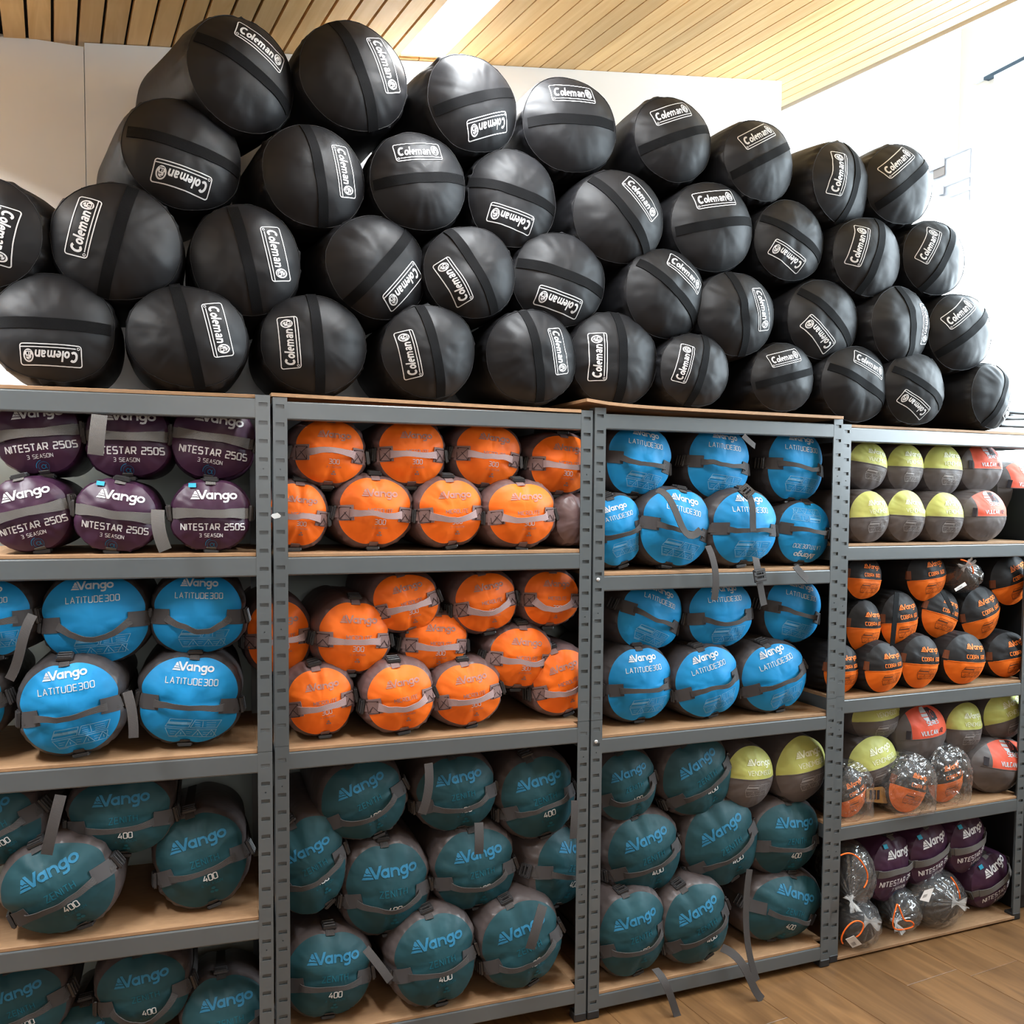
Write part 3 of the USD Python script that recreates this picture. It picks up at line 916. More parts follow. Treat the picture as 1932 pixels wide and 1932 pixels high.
P2('red_model', unary_union([mv(norm(sq_text('SERIES', 1, .22, .26), .5), .12, .38), mv(norm(sq_text('VULCAN', 1, .22, .26), .62), -.06, .1)]))
P2('red_num', mv(norm(sq_text('/12', 1, .22, .24), .2), .42, .1))
P2('cobra_brand', mv(affinity.scale(W1, .92, .92, origin=(0, 0)), .14, .42))
P2('cobra_model', mv(norm(sq_text('COBRA 600', 1, .2, .26), .92), .14, .1))
P2('cobra_care', mv(affinity.scale(care_print(), .95, .95, origin=(0, 0)), .08, -.45))


# ------------------------------------------------------------------ one stuffed bag
class Bag:
    """local frame: x right, y up, z out towards the room; the seam ring lies in z = 0"""

    def __init__(s, rx, ry, k, D, L, seed, phi, notch=0.0, gather=0.0025, lump=0.03, egg=0.0, crease=0.004, power=2.25, dome=2.3):
        s.rx, s.ry, s.k, s.D, s.L, s.seed, s.phi, s.notch, s.gather, s.lump, s.egg, s.crease, s.power = rx, ry, k, D, L, seed, phi, notch, gather, lump, egg, crease, power
        s.R0 = math.sqrt(rx * ry)
        s.dome = dome
        s.off = np.random.default_rng(seed).uniform(0, 50, 3)

    def R(s, th):
        c, q = np.cos(th), np.sin(th)
        n = s.power
        r = (np.abs(c / s.rx) ** n + np.abs(q / s.ry) ** n) ** (-1 / n)
        r = r * (1 + s.lump * (2 * meshkit.fbm(np.stack([c * 1.1, q * 1.1, 0 * c], -1) + s.off, 2, s.seed) - 1) * 2)
        if s.egg:
            r = r * (1 - s.egg * (q - 0.2))
        if s.notch:
            for j in range(4):
                d = (th - s.phi - j * np.pi / 2 + np.pi) % (2 * np.pi) - np.pi
                r = r * (1 - s.notch * np.exp(-(d / 0.17) ** 2))
        return r

    def cap(s, u, v, off=0.0):
        u, v = np.asarray(u, float), np.asarray(v, float)
        th = np.arctan2(v, u)
        R = s.R(th) * s.k
        rho = np.hypot(u, v) / R
        z = s.D * (1 - np.clip(rho, 0, 1.2) ** s.dome)
        P = np.stack([u, v, 0 * u], -1)
        soft = 1 - np.clip(rho, 0, 1) ** 8
        z = z + s.crease * 2.2 * (meshkit.fbm(P / s.R0 * 1.6 + s.off, 3, s.seed + 1) - 0.5) * soft * 2
        # crinkles running in from the seam
        P2_ = np.stack([np.cos(th) * 5.5, np.sin(th) * 5.5, rho * 1.1], -1) + s.off
        z = z + s.crease * 2.0 * (meshkit.noise(P2_, s.seed + 2) - 0.5) * np.clip(rho, 0, 1) ** 3 * soft
        P3 = np.stack([np.cos(th) * 13, np.sin(th) * 13, rho * 1.2], -1) + s.off
        z = z + s.crease * 1.0 * (meshkit.noise(P3, s.seed + 3) - 0.5) * np.clip(rho, 0, 1) ** 6 * soft
        if s.notch:
            for j in range(4):
                d = (th - s.phi - j * np.pi / 2 + np.pi) % (2 * np.pi) - np.pi
                z = z - s.notch * 0.35 * s.R0 * np.exp(-(d / 0.16) ** 2) * np.clip(rho, 0, 1) ** 3
                z = z + s.notch * 0.12 * s.R0 * np.cos(d * 16) * np.exp(-(d / 0.42) ** 2) * np.clip(rho, 0, 1) ** 4 * soft
        return np.stack([u, v, z + off], -1)

    def seam_z(s, th):
        R = s.R(th) * s.k
        return s.cap(R * np.cos(th), R * np.sin(th))[..., 2]

    def side(s, th, d, off=0.0):
        th, d = np.broadcast_arrays(np.asarray(th, float), np.asarray(d, float))
        L = s.L
        pts = np.array([(0, s.k), (0.006, s.k + 0.25 * (1 - s.k)), (0.02, s.k + 0.75 * (1 - s.k)), (0.045, 1.0), (0.1, 1.025), (L - 0.07, 1.0), (L - 0.025, 0.93), (L - 0.006, 0.75), (L, 0.45), (L + 0.001, 0.0)])
        g = np.interp(d, pts[:, 0], pts[:, 1])
        R = s.R(th)
        env = np.exp(-d / 0.038) * (1 - np.exp(-d / 0.004))
        amp = s.gather * (0.35 + 1.3 * meshkit.noise(np.stack([np.cos(th) * 3, np.sin(th) * 3, 0 * th + 5], -1) + s.off, s.seed + 8))
        q = np.stack([np.cos(th) * 11, np.sin(th) * 11, d * 12], -1) + s.off
        r = R * g + amp * 4.2 * (meshkit.noise(q, s.seed + 9) - 0.5 + 0.5 * (meshkit.noise(q * 1.9, s.seed + 10) - 0.5)) * env
        P = np.stack([np.cos(th) * 1.7, np.sin(th) * 1.7, d * 9], -1) + s.off
        r = r + 0.055 * s.R0 * (meshkit.fbm(P, 3, s.seed + 4) - 0.5) * np.clip(d / 0.03, 0, 1) * np.clip(g * 1.5 - 0.3, 0, 1)
        z = s.seam_z(th) * np.exp(-d / 0.03) - d
        return np.stack([(r + off) * np.cos(th), (r + off) * np.sin(th), z], -1)

    def body(s, nt=112):
        th = np.linspace(0, 2 * np.pi, nt, endpoint=False)
        L = s.L
        ds = np.array([0, .003, .006, .010, .015, .021, .028, .037, .048, .064, .09, .13, .18, .24, L - .07, L - .045, L - .025, L - .012, L - .006, L - .002, L, L + .0009])
        ds = np.unique(np.clip(ds, 0, L + .0009))
        T, Dd = np.meshgrid(th, ds, indexing='ij')
        return grid(s.side(T, Dd), wrap=True)

    def face(s, nt=112, nr=20):
        th = np.linspace(0, 2 * np.pi, nt, endpoint=False)
        rho = np.r_[0.0, np.linspace(0.06, 0.86, nr - 6), .9, .935, .965, .985, 1.0]
        R = s.R(th) * s.k
        U = R[:, None] * rho[None] * np.cos(th)[:, None]
        V = R[:, None] * rho[None] * np.sin(th)[:, None]
        return grid(s.cap(U, V), wrap=True)

    def rot(s, a, b):
        c, q = math.cos(s.phi), math.sin(s.phi)
        return a * c - b * q, a * q + b * c

    def decal(s, key, off=0.0012, scale=None):
        v, f = PRINT[key]
        sc = scale or s.R0
        u, w = s.rot(v[:, 0] * sc, v[:, 1] * sc)
        R = s.R(np.arctan2(w, u)) * s.k
        rr = np.hypot(u, w)
        lim = 0.985 * R
        q = np.where(rr > lim, lim / np.maximum(rr, 1e-9), 1.0)
        return trimesh.Trimesh(s.cap(u * q, w * q, off), f, process=False)

    def cap_strip(s, a, b, w, th=0.0016, off=0.0004, lift=None):
        """band over the face: path (a, b) in the bag's own turned frame"""
        a, b = np.asarray(a, float), np.asarray(b, float)
        w = np.broadcast_to(np.asarray(w, float), a.shape)
        ta, tb = np.gradient(a), np.gradient(b)
        l = np.hypot(ta, tb)
        na, nb = -tb / l, ta / l
        P = s.cap(*s.rot(a, b))
        A = s.cap(*s.rot(a - na * w / 2, b - nb * w / 2))
        B = s.cap(*s.rot(a + na * w / 2, b + nb * w / 2))
        Tn = np.gradient((A + B) / 2, axis=0)
        N = np.cross(Tn, B - A)
        N /= np.linalg.norm(N, axis=1, keepdims=True)
        N *= np.sign(N[:, 2:3])
        C = np.where(lift is None, 0.35 * P + 0.65 * (A + B) / 2, (A + B) / 2) + N * off
        W = (B - A) / 2
        if lift is not None:
            C = C + N * np.asarray(lift)[:, None]
        C = C + N * 0.5 * np.abs(((P - (A + B) / 2) * N).sum(1, keepdims=True))
        return ribbon(C, W, N, th)

    def radial_strip(s, th0, w, rhos, ds, thick=0.0016, off=0.001):
        """band from the face over the seam and back along the side at polar angle th0"""
        q3 = np.array([-1.0, 0.0, 1.0])
        R = float(s.R(np.array([th0]))[0])
        rr = np.maximum(R * s.k * np.asarray(rhos, float), 1e-3)
        th = th0 + (w / 2 / rr)[:, None] * q3
        parts = [s.cap(rr[:, None] * np.cos(th), rr[:, None] * np.sin(th))]
        if len(ds):
            parts.append(s.side(np.broadcast_to(th0 + q3 * w / 2 / R, (len(ds), 3)), np.broadcast_to(np.asarray(ds, float)[:, None], (len(ds), 3))))
        C = np.concatenate(parts)
        mid = 0.5 * C[:, 1] + 0.25 * (C[:, 0] + C[:, 2])
        Wv = (C[:, 2] - C[:, 0]) / 2
        T = np.gradient(mid, axis=0)
        N = np.cross(T, Wv)
        N /= np.linalg.norm(N, axis=1, keepdims=True)
        ref = mid * np.array([1, 1, 0]) + np.array([0, 0, 0.06])
        N *= np.sign((N * ref).sum(1, keepdims=True))
        return ribbon(mid + N * off, Wv, N, thick), mid, Wv, N


def grid(P, wrap=False):
    n, m = P.shape[:2]
    idx = np.arange(n * m).reshape(n, m)
    i2 = np.roll(idx, -1, 0) if wrap else idx[1:]
    i1 = idx if wrap else idx[:-1]
    a, b, c_, d = i1[:, :-1], i2[:, :-1], i2[:, 1:], i1[:, 1:]
    f = np.concatenate([np.stack([a, b, c_], -1).reshape(-1, 3), np.stack([a, c_, d], -1).reshape(-1, 3)])
    v = P.reshape(-1, 3)
    # weld the collapsed pole
    first = idx[:, 0]
    if np.ptp(v[first], axis=0).max() < 1e-6:
        f = np.where(np.isin(f, first), first[0], f)
    f = f[(f[:, 0] != f[:, 1]) & (f[:, 1] != f[:, 2]) & (f[:, 0] != f[:, 2])]
    return trimesh.Trimesh(v, f, process=False)


def outward(m, ref):
    n = m.face_normals
    if ((m.triangles_center - ref) * n).sum(1).mean() < 0:
        m.invert()
    return m


import functools


@functools.lru_cache(None)
def buckle_cached(w, l):
    return buckle_mesh0(w, l)


def buckle_mesh(w=0.034, l=0.034):
    return buckle_cached(w, l).copy()


def buckle_mesh0(w, l):
    """ladder-lock: frame with three bars; local x across the strap, y along it, z up"""
    b = 0.0055
    o = sbox(-w / 2, -l / 2, w / 2, l / 2).buffer(0.003, quad_segs=2)
    for y in (-0.0085, 0.0025):
        o = o.difference(sbox(-w / 2 + b, y, w / 2 - b, y + 0.0055))
    m = trimesh.creation.extrude_polygon(o, 0.006, engine='earcut')
    bars = [cbox(-w / 2, w / 2, y - 0.002, y + 0.002, 0.005, 0.0095, 0.001) for y in (-l / 2 + 0.002, -0.0005, l / 2 - 0.003)]
    return cat([m] + bars)


def frame_at(p, xdir, n, tdir):
    M = np.eye(4)
    x = xdir / np.linalg.norm(xdir)
    z = n / np.linalg.norm(n)
    y = np.cross(z, x)
    M[:3, 0], M[:3, 1], M[:3, 2], M[:3, 3] = x, y, z, p
    return M


# ------------------------------------------------------------------ kinds of bag
KINDS = {
    'black': dict(name='sleeping_bag_roll', body='black_nylon', face='black_nylon'),
    'purple': dict(body='purple_nylon', face='purple_nylon', hand='grey_webbing', patch='grey_webbing', strap='grey_webbing', prints=[('purple_brand', 'print_white', 'brand_print'), ('purple_model', 'print_white', 'model_print'), ('purple_small', 'print_alpha', 'emblem_print')], v0=0.06, text='purple sleeping bag with grey handle', L=0.42),
    'orange': dict(body='mauve_nylon', face='orange_nylon', hand='mauve_webbing', patch='mauve_patch', strap='mauve_patch', prints=[('orange_brand', 'print_mauve', 'brand_print'), ('orange_model', 'print_mauve', 'model_print'), ('orange_num', 'print_silver', 'number_print'), ('orange_small', 'print_mauve', 'small_print')], v0=-0.07, text='orange sleeping bag with mauve trim', L=0.42),
    'blue': dict(body='charcoal_nylon', face='blue_nylon', hand='dark_webbing', patch='dark_patch', strap='dark_webbing', prints=[('blue_brand', 'print_silver', 'brand_print'), ('blue_model', 'print_silver', 'model_print'), ('blue_care', 'print_blue_grey', 'care_print')], v0=-0.06, text='blue sleeping bag with grey handle', L=0.44),
    'teal': dict(body='zenith_grey', face='teal_nylon', hand='dark_webbing', patch='dark_patch', strap='dark_webbing', prints=[('teal_brand', 'print_cyan', 'brand_print'), ('teal_model', 'print_teal_dark', 'model_print'), ('teal_num', 'print_white', 'number_print'), ('teal_small', 'print_teal_dark', 'small_print')], v0=-0.13, text='teal sleeping bag with grey trim', L=0.44),
    'lime': dict(body='grey_nylon', upper='lime_nylon', lower='grey_nylon', split=-0.04, prints=[('lime_brand', 'print_lime_white', 'brand_print'), ('lime_model', 'print_lime_white', 'model_print'), ('lime_care', 'print_grey', 'care_print')], text='lime and grey sleeping bag', L=0.42),
    'red': dict(body='grey_nylon', upper='red_nylon', lower='grey_nylon', split=-0.06, prints=[('red_brand', 'print_silver', 'head_print'), ('red_dark', 'print_black', 'dark_print'), ('red_model', 'print_silver', 'model_print'), ('red_num', 'print_black', 'number_print')], text='grey sleeping bag with red patch', L=0.42),
    'cobra': dict(body='cobra_black', upper='cobra_black', lower='cobra_orange', split=-0.10, prints=[('cobra_brand', 'print_orange', 'brand_print'), ('cobra_model', 'print_orange', 'model_print'), ('cobra_care', 'print_orange_dark', 'care_print')], text='black and orange sleeping bag', L=0.40),
}
SEED = [100]


def bag_matrix(c, yaw, pitch, roll=0.0):
    out = np.array([math.sin(yaw) * math.cos(pitch), -math.cos(yaw) * math.cos(pitch), math.sin(pitch)])
    ex = np.array([math.cos(yaw), math.sin(yaw), 0.0])
    ey = np.cross(out, ex)
    M = np.eye(4)
    M[:3, 0], M[:3, 1], M[:3, 2], M[:3, 3] = ex, ey, out, c
    return M


def black_bag(cx_right, yt, yb, phi, label, group, yaw=0.0, t=0.05, left=None, aspect=1.0, pitch=0.0, pile_floor=False):
    SEED[0] += 1
    seed = SEED[0]
    p0, n = unit_plane(2, t)
    x_ = cx_right - 0.5 * (yb - yt)
    top, bot = on_plane(x_, yt, p0, n), on_plane(x_, yb, p0, n)
    ry = (top[2] - bot[2]) / 2
    zc_ = (top[2] + bot[2]) / 2
    R = ry / 1.01
    rx = R * aspect
    if pile_floor:
        xx = on_plane(x_, yb, p0, n)[0]
        fz = 1.8135 if xx < 0.86 else 1.8215 if xx < 1.80 else 1.7978
        d_ = fz + R * 1.02 - zc_
        if d_ > 0.004:
            print('pile moved', label, round(d_, 4), file=sys.stderr)
        zc_ += max(d_, 0.0)
    # the right-hand outline comes from the side just behind the seam
    lo, hi = -2.0, 4.0
    for _ in range(50):
        mid = (lo + hi) / 2
        if left is None:
            m = max(project((mid + rx * 0.93 * math.cos(yaw), t + rx * math.sin(yaw), zc_))[0], project((mid + rx + 0.03 * math.sin(-yaw), t + 0.05, zc_))[0])
            tgt = cx_right
        else:
            m = min(project((mid - rx * 0.93 * math.cos(yaw), t, zc_))[0], project((mid - rx, t + 0.05, zc_))[0])
            tgt = left
        if m < tgt:
            lo = mid
        else:
            hi = mid
    X = (lo + hi) / 2
    b = Bag(rx, R, 0.945, 0.40 * R, 0.42, seed, -math.radians(phi), gather=0.0042, lump=0.03, crease=0.0048, power=2.1, dome=2.7)
    M = bag_matrix(np.array([X, p0[1], zc_]), yaw, pitch)
    p = thing('sleeping_bag', label, 'sleeping bag', M, group)
    obj('body', outward(b.body(), (0, 0, -0.2)), 'black_nylon', p, True)
    fp = obj('face_panel', outward(b.face(), (0, 0, -0.2)), 'black_nylon', p, True)
    obj('logo_print', outward(b.decal('coleman_at'), (0, 0, -0.2)), 'print_white', fp, label='white outlined logo lettering')
    kR = b.R0 * 0.945
    a = np.linspace(-0.985, 0.985, 25) * kR
    v0 = -0.02 * b.R0
    obj('webbing_band', b.cap_strip(a, np.full(25, v0) - 0.00 * a, 0.19 * b.R0), 'black_webbing', p, 40)
    th = np.linspace(0, 2 * np.pi, 73)
    S_ = b.side(th, 0.0005, 0.001)
    obj('seam_piping', tube(S_, 0.0011, 5), 'black_nylon', p, True)


PRINT['coleman_at'] = (PRINT['coleman'][0] + np.array([0, 0.50]), PRINT['coleman'][1])


def shelf_bag(kind, u, cx, cy, rx, ry, phi, label, group, t=0.075, yaw=0.0, pitch=0.0, sag=0.0, tails=(), tag=False, wide=1.0, film=False, plain_end=False):
    K = KINDS[kind]
    SEED[0] += 1
    seed = SEED[0]
    rng_ = np.random.default_rng(seed)
    zs = sorted(LEVELS[u] + ([0.007] if u == 4 else []))
    t_first = t
    for _ in range(14):  # a bag that would sink into its board stands nearer to the front edge
        p0, n = unit_plane(u, t)
        C = on_plane(cx, cy, p0, n)
        A, B = on_plane(cx - rx, cy, p0, n), on_plane(cx + rx, cy, p0, n)
        T_, B_ = on_plane(cx, cy - ry, p0, n), on_plane(cx, cy + ry, p0, n)
        RX, RY = np.linalg.norm(B - A) / 2 * wide, np.linalg.norm(T_ - B_) / 2
        lo_ = max([z for z in zs if z < C[2]], default=0.0) + 0.0098
        sx = (C - p0) @ np.array([math.cos(UNITS[u][2]), math.sin(UNITS[u][2]), 0.0])
        at_post = sx - RX < PWD + 0.004 or sx + RX > RW - PWD - 0.004
        if lo_ + RY * 1.05 - C[2] < 0.003 or t < (0.065 if at_post else 0.015):
            break
        t -= 0.01
    hand = 'hand' in K
    RX, RY = RX * 1.035, RY * 1.035
    # rest on the board below, stay under the board above
    lo_ = max([z for z in zs if z < C[2]], default=0.0) + 0.0098
    hi_ = min([z for z in zs if z > C[2]], default=9.0) - 0.001
    if 2 * RY * 1.03 > hi_ - lo_:
        RY = (hi_ - lo_) / 2.06
    low = max(lo_ + RY * 1.02 - C[2], 0.0)  # keep the top where it is, lift the bottom
    RY -= low / 2
    dz = max(lo_ + RY * 1.02 - C[2], 0.0) + min(hi_ - RY * 1.02 - C[2], 0.0)
    if abs(dz) > 0.004:
        print('moved', label, round(dz, 4), file=sys.stderr)
    C = C + np.array([0, 0, dz])
    kk = {'orange': 0.86, 'blue': 0.88, 'teal': 0.88}.get(kind, 0.94) + (0.04 * rng_.uniform() if kind in ('blue', 'teal') else 0.0)
    k_ = K['L']
    b = Bag(RX, RY, kk, (0.30 if hand else 0.42) * math.sqrt(RX * RY), k_, seed, -math.radians(phi), notch=0.075 if hand else 0.0, gather=0.0022, lump=0.03, egg=0.06 if not hand else 0.0, crease=0.0042, power=2.2 if hand else 2.0)
    M = bag_matrix(C, UNITS[u][2] + yaw, pitch)
    p = thing('sleeping_bag', label, 'sleeping bag', M, group)
    ref = (0, 0, -0.2)
    obj('body', outward(b.body(), ref), K['body'], p, True)
    R0 = b.R0
    if plain_end:
        obj('face_panel', outward(b.face(), ref), K['body'], p, True)
    elif 'face' in K:
        fp = obj('face_panel', outward(b.face(), ref), K['face'], p, True)
        for key, mat, nm in K['prints']:
            obj(nm, outward(b.decal(key), ref), mat, fp)
    else:
        f = outward(b.face(), ref)
        v0 = K['split'] * R0
        nrm = np.array([-math.sin(b.phi), math.cos(b.phi), 0.0])
        up = trimesh.intersections.slice_mesh_plane(f, nrm, nrm * v0, cap=False)
        lo = trimesh.intersections.slice_mesh_plane(f, -nrm, nrm * v0, cap=False)
        if kind == 'red':
            ax = np.array([math.cos(b.phi), math.sin(b.phi), 0.0])
            lo = cat([lo, trimesh.intersections.slice_mesh_plane(up, -ax, -ax * 0.62 * R0, cap=False)])
            up = trimesh.intersections.slice_mesh_plane(up, ax, -ax * 0.62 * R0, cap=False)
        fp = obj('upper_panel', up, K['upper'], p, True)
        fl_ = obj('lower_panel', lo, K['lower'], p, True)
        for key, mat, nm in K['prints']:
            obj(nm, outward(b.decal(key), ref), mat, fl_ if 'care' in nm else fp)
        a = np.linspace(-0.97, 0.97, 17) * R0 * kk
        obj('cross_seam', b.cap_strip(a, np.full(17, v0), 0.0025, 0.001), K['lower'], p, True)
        # small woven side label
        if kind in ('red', 'cobra'):
            ts, *_ = b.radial_strip(b.phi + math.pi - 0.12, 0.030, [.66, .72, .78] if kind == 'red' else [.88, .94, 1.0], [] if kind == 'red' else [.004], thick=0.001, off=0.0012)
            obj('side_label', ts, 'print_black' if kind == 'red' else 'print_orange_dark', p)
    if hand and not plain_end:
        ww = {'purple': 0.028, 'orange': 0.022}.get(kind, 0.019)
        v0 = K['v0'] * R0
        e = 0.70 if kind != 'purple' else 0.86
        x = np.linspace(-1, 1, 21)
        Rl = b.rot(0, 0)
        kR = b.k * R0
        a = x * e * kR
        shape = (1 - x ** 2)
        wob = 0.02 * R0 * np.sin(x * 3 + rng_.uniform(0, 6))
        vv = v0 - sag * R0 * shape + wob * shape
        lift = 0.003 + (0.016 if kind != 'purple' else 0.006) * shape ** 0.6 + 0.0
        wid = ww * (1 - (0.36 if kind != 'purple' else 0.30) * shape)
        hp = obj('handle', b.cap_strip(a, vv, wid, 0.003, 0.001, lift), K['hand'], p, 40)
        dv = math.asin(max(-0.9, min(0.9, v0 / kR)))
        for side, th0 in ((0, b.phi + dv), (1, b.phi + math.pi - dv)):
            if kind != 'purple':
                m, *_ = b.radial_strip(th0, 0.042 if kind == 'orange' else 0.038, [.66, .74, .82, .9, .96, 1.0], [.006], thick=0.0018, off=0.0012)
                pt = obj('handle_patch', m, K['patch'], hp, 40)
                if kind == 'orange':
                    sg = 1 if side == 0 else -1
                    a0, a1, hw = 0.69 * kR, 0.985 * kR, 0.017
                    st = []
                    for b0, b1, e0, e1 in ((-hw, hw, a0, a1), (hw, -hw, a0, a1), (-hw, -hw, a0, a1), (hw, hw, a0, a1), (-hw, hw, a0, a0 + .0001), (-hw, hw, a1 - .0001, a1)):
                        st.append(b.cap_strip(sg * np.linspace(e0, e1, 7), v0 + np.linspace(b0, b1, 7), 0.0014, 0.0006, 0.0034))
                    obj('cross_stitch', cat(st), 'stitch_dark', hp, label='dark stitched cross on the handle patch')
            m, mid, Wv, N = b.radial_strip(th0, 0.026, [.97, 1.0] if kind != 'purple' else [.82, .9, .96, 1.0], [.008, .018, .03, .045, .07, .11, .17, k_ - .06], thick=0.0018, off=0.0012)
            sp = obj('compression_strap', m, K['strap'], p, 40)
            j = 4 if kind != 'purple' else 5
            bm = buckle_mesh()
            bm.apply_transform(frame_at(mid[j] + N[j] * 0.003, Wv[j], N[j], None))
            obj('buckle', bm, 'buckle_plastic' if kind != 'purple' else 'dark_webbing', sp)
        for th0 in (b.phi + math.pi / 2, b.phi - math.pi / 2):
            m, mid, Wv, N = b.radial_strip(th0, 0.024, [.98, 1.0], [.008, .018, .03, .045, .07, .11, .17, k_ - .06], thick=0.0018, off=0.0012)
            sp = obj('compression_strap', m, K['strap'], p, 40)
            bm = buckle_mesh(0.032)
            bm.apply_transform(frame_at(mid[4] + N[4] * 0.003, Wv[4], N[4], None))
            obj('buckle', bm, 'buckle_plastic', sp)
    if tag:
        u_, v_ = b.rot(-0.45 * R0 * np.array([1, 1.0]), R0 * np.array([.73, .84]))
        q = b.cap(u_, v_, 0.003)
        tdir = np.array([b.rot(1, 0)[0], b.rot(1, 0)[1], 0.15])
        obj('pull_tag', ribbon(q, np.repeat([tdir * 0.009], 2, 0), np.repeat([[0, 0, 1.0]], 2, 0), 0.002), 'tag_blue', p, label='small blue pull tag')
    Mi = np.linalg.inv(M)
    for pts, wpx, mat, *bk in tails:
        W = []
        for (px, py, tt) in pts:
            pp, nn = unit_plane(u, tt + t - t_first)
            W.append(on_plane(px, py, pp, nn))
        W = np.array(W)
        if len(W) > 2:
            W = spline(W, 14)
        a = UNITS[u][2]
        nout = np.array([math.sin(a), -math.cos(a), 0.0])
        T = np.gradient(W, axis=0)
        T /= np.linalg.norm(T, axis=1, keepdims=True)
        wv = np.cross(T, np.broadcast_to(nout + np.array([0, 0, .35]), T.shape))
        wv /= np.linalg.norm(wv, axis=1, keepdims=True)
        nn2 = np.cross(wv, T)
        m = ribbon(W, wv * wpx / 2, nn2, 0.0018)
        m.apply_transform(Mi)
        tp = obj('strap_tail', m, mat, p, 40, label='loose end of the strap')
        if bk:
            bm = buckle_mesh(0.036, 0.034)
            bm.apply_transform(Mi @ frame_at(W[bk[0]] + nn2[bk[0]] * 0.003, wv[bk[0]], nn2[bk[0]], None))
            obj('buckle', bm, 'buckle_plastic', tp)
    if film:
        film_wrap(p, b, RX, RY, seed)
    return p, M, b


def film_wrap(p, b, RX, RY, seed):
    """crumpled clear plastic round the front of the bag"""
    ic = trimesh.creation.icosphere(5)
    v = ic.vertices.copy()
    d = v.copy()
    nz = 1 - np.abs(2 * meshkit.fbm(d * 3.2 + seed, 4, seed) - 1)
    nz2 = 1 - np.abs(2 * meshkit.fbm(d * 7.5 + seed, 2, seed + 3) - 1)
    sc = 1.05 + 0.20 * (nz - 0.55) + 0.09 * (nz2 - 0.5)
    zf = np.where(d[:, 2] > 0, b.D + 0.022, b.L * 0.72)
    V = np.column_stack([d[:, 0] * RX * sc * 1.06, d[:, 1] * RY * sc * 1.06, d[:, 2] * zf * (1 + 0.35 * (nz - .55))])
    # a gathered corner hanging to the lower right
    cdir = np.array([0.62, -0.72, 0.28])
    cdir /= np.linalg.norm(cdir)
    g = np.exp(-((1 - d @ cdir) / 0.06) ** 1.0)
    V = V + g[:, None] * cdir * 0.4 * RX
    V[:, 1] = np.maximum(V[:, 1], -RY * 1.04)
    obj('plastic_wrap', trimesh.Trimesh(V, ic.faces, process=False), 'clear_film', p, True, label='crumpled clear plastic bag')


# ------------------------------------------------------------------ the black pile on top
TOPROW = [(555, 28, 250, 25), (767, 37, 250, 67), (970, 98, 290, 157), (1157, 140, 328, -6), (1340, 178, 345, -22), (1492, 218, 380, -30), (1636, 258, 425, -82), (1757, 265, 425, -40)]
ROW2 = [(455, 183, 402, 190), (686, 232, 432, 79), (876, 247, 440, -10), (1043, 273, 470, 192), (1248, 315, 502, 47), (1417, 337, 514, -12), (1552, 373, 530, 206), (1697, 402, 560, -74), (1818, 412, 560, -62)]
ROW3 = [(107, 333, 552, 103), (346, 344, 572, -75), (566, 382, 602, 77), (803, 402, 608, 130), (971, 422, 605, 237), (1140, 432, 622, 194), (1327, 463, 642, 37), (1457, 508, 675, 78), (1616, 522, 682, 219), (1750, 535, 692, 82), (1868, 548, 702, -38)]
ROW4 = [(225, 525, 735, 180), (471, 545, 746, 77), (687, 555, 752, -95), (893, 580, 765, -104), (1082, 588, 772, 78), (1237, 590, 770, -92), (1373, 632, 778, -75), (1533, 652, 790, -15), (1673, 648, 800, 25), (1780, 665, 806, 210), (1905, 685, 815, 112)]
ASP = {(0, 0): 1.0, (1, 0): 1.05, (1, 1): 1.06, (2, 1): 1.06, (2, 3): 1.04, (3, 0): 1.1, (3, 1): 1.15, (3, 2): 1.05, (3, 3): 1.04, (3, 4): 1.03, (1, 3): .95, (1, 2): 1.03, (2, 2): .97}
PYAW = {(0, 0): 20, (0, 1): 6, (0, 2): 12, (1, 0): 12, (2, 0): -18, (0, 5): 5, (0, 6): 14, (3, 10): 12, (2, 3): 10, (1, 1): 8, (2, 9): 8, (2, 6): 6}
ORD = ['first', 'second', 'third', 'fourth', 'fifth', 'sixth', 'seventh', 'eighth', 'ninth', 'tenth', 'eleventh']


def where(phi):
    q = phi % 360
    if q < 15 or q > 345:
        return 'logo upright'
    if 15 <= q < 62:
        return 'logo sloping down'
    if 62 <= q < 115:
        return 'logo reading downwards'
    if 115 <= q < 165:
        return 'logo upside down and tilted'
    if 165 <= q < 215:
        return 'logo upside down'
    if 215 <= q < 250:
        return 'logo upside down and slanting'
    if 250 <= q < 300:
        return 'logo reading upwards'
    return 'logo sloping up'


for ri, (row, rn) in enumerate(((TOPROW, 'top row'), (ROW2, 'second row'), (ROW3, 'third row'), (ROW4, 'bottom row'))):
    for i, (xr, yt, yb, phi) in enumerate(row):
        o = 'leftmost' if i == 0 else 'rightmost' if i == len(row) - 1 else ORD[i] + ' from left'
        black_bag(xr, yt, yb, phi, f'black sleeping bag, {rn} of the pile, {o}, {where(phi)}', 'black sleeping bags piled on the racks', math.radians(PYAW.get((ri, i), 0)), t=(0.085, 0.075, 0.065, 0.05)[ri] + 0.012 * math.sin(i * 2.3 + ri), aspect=ASP.get((ri, i), 1.08), pile_floor=ri == 3)

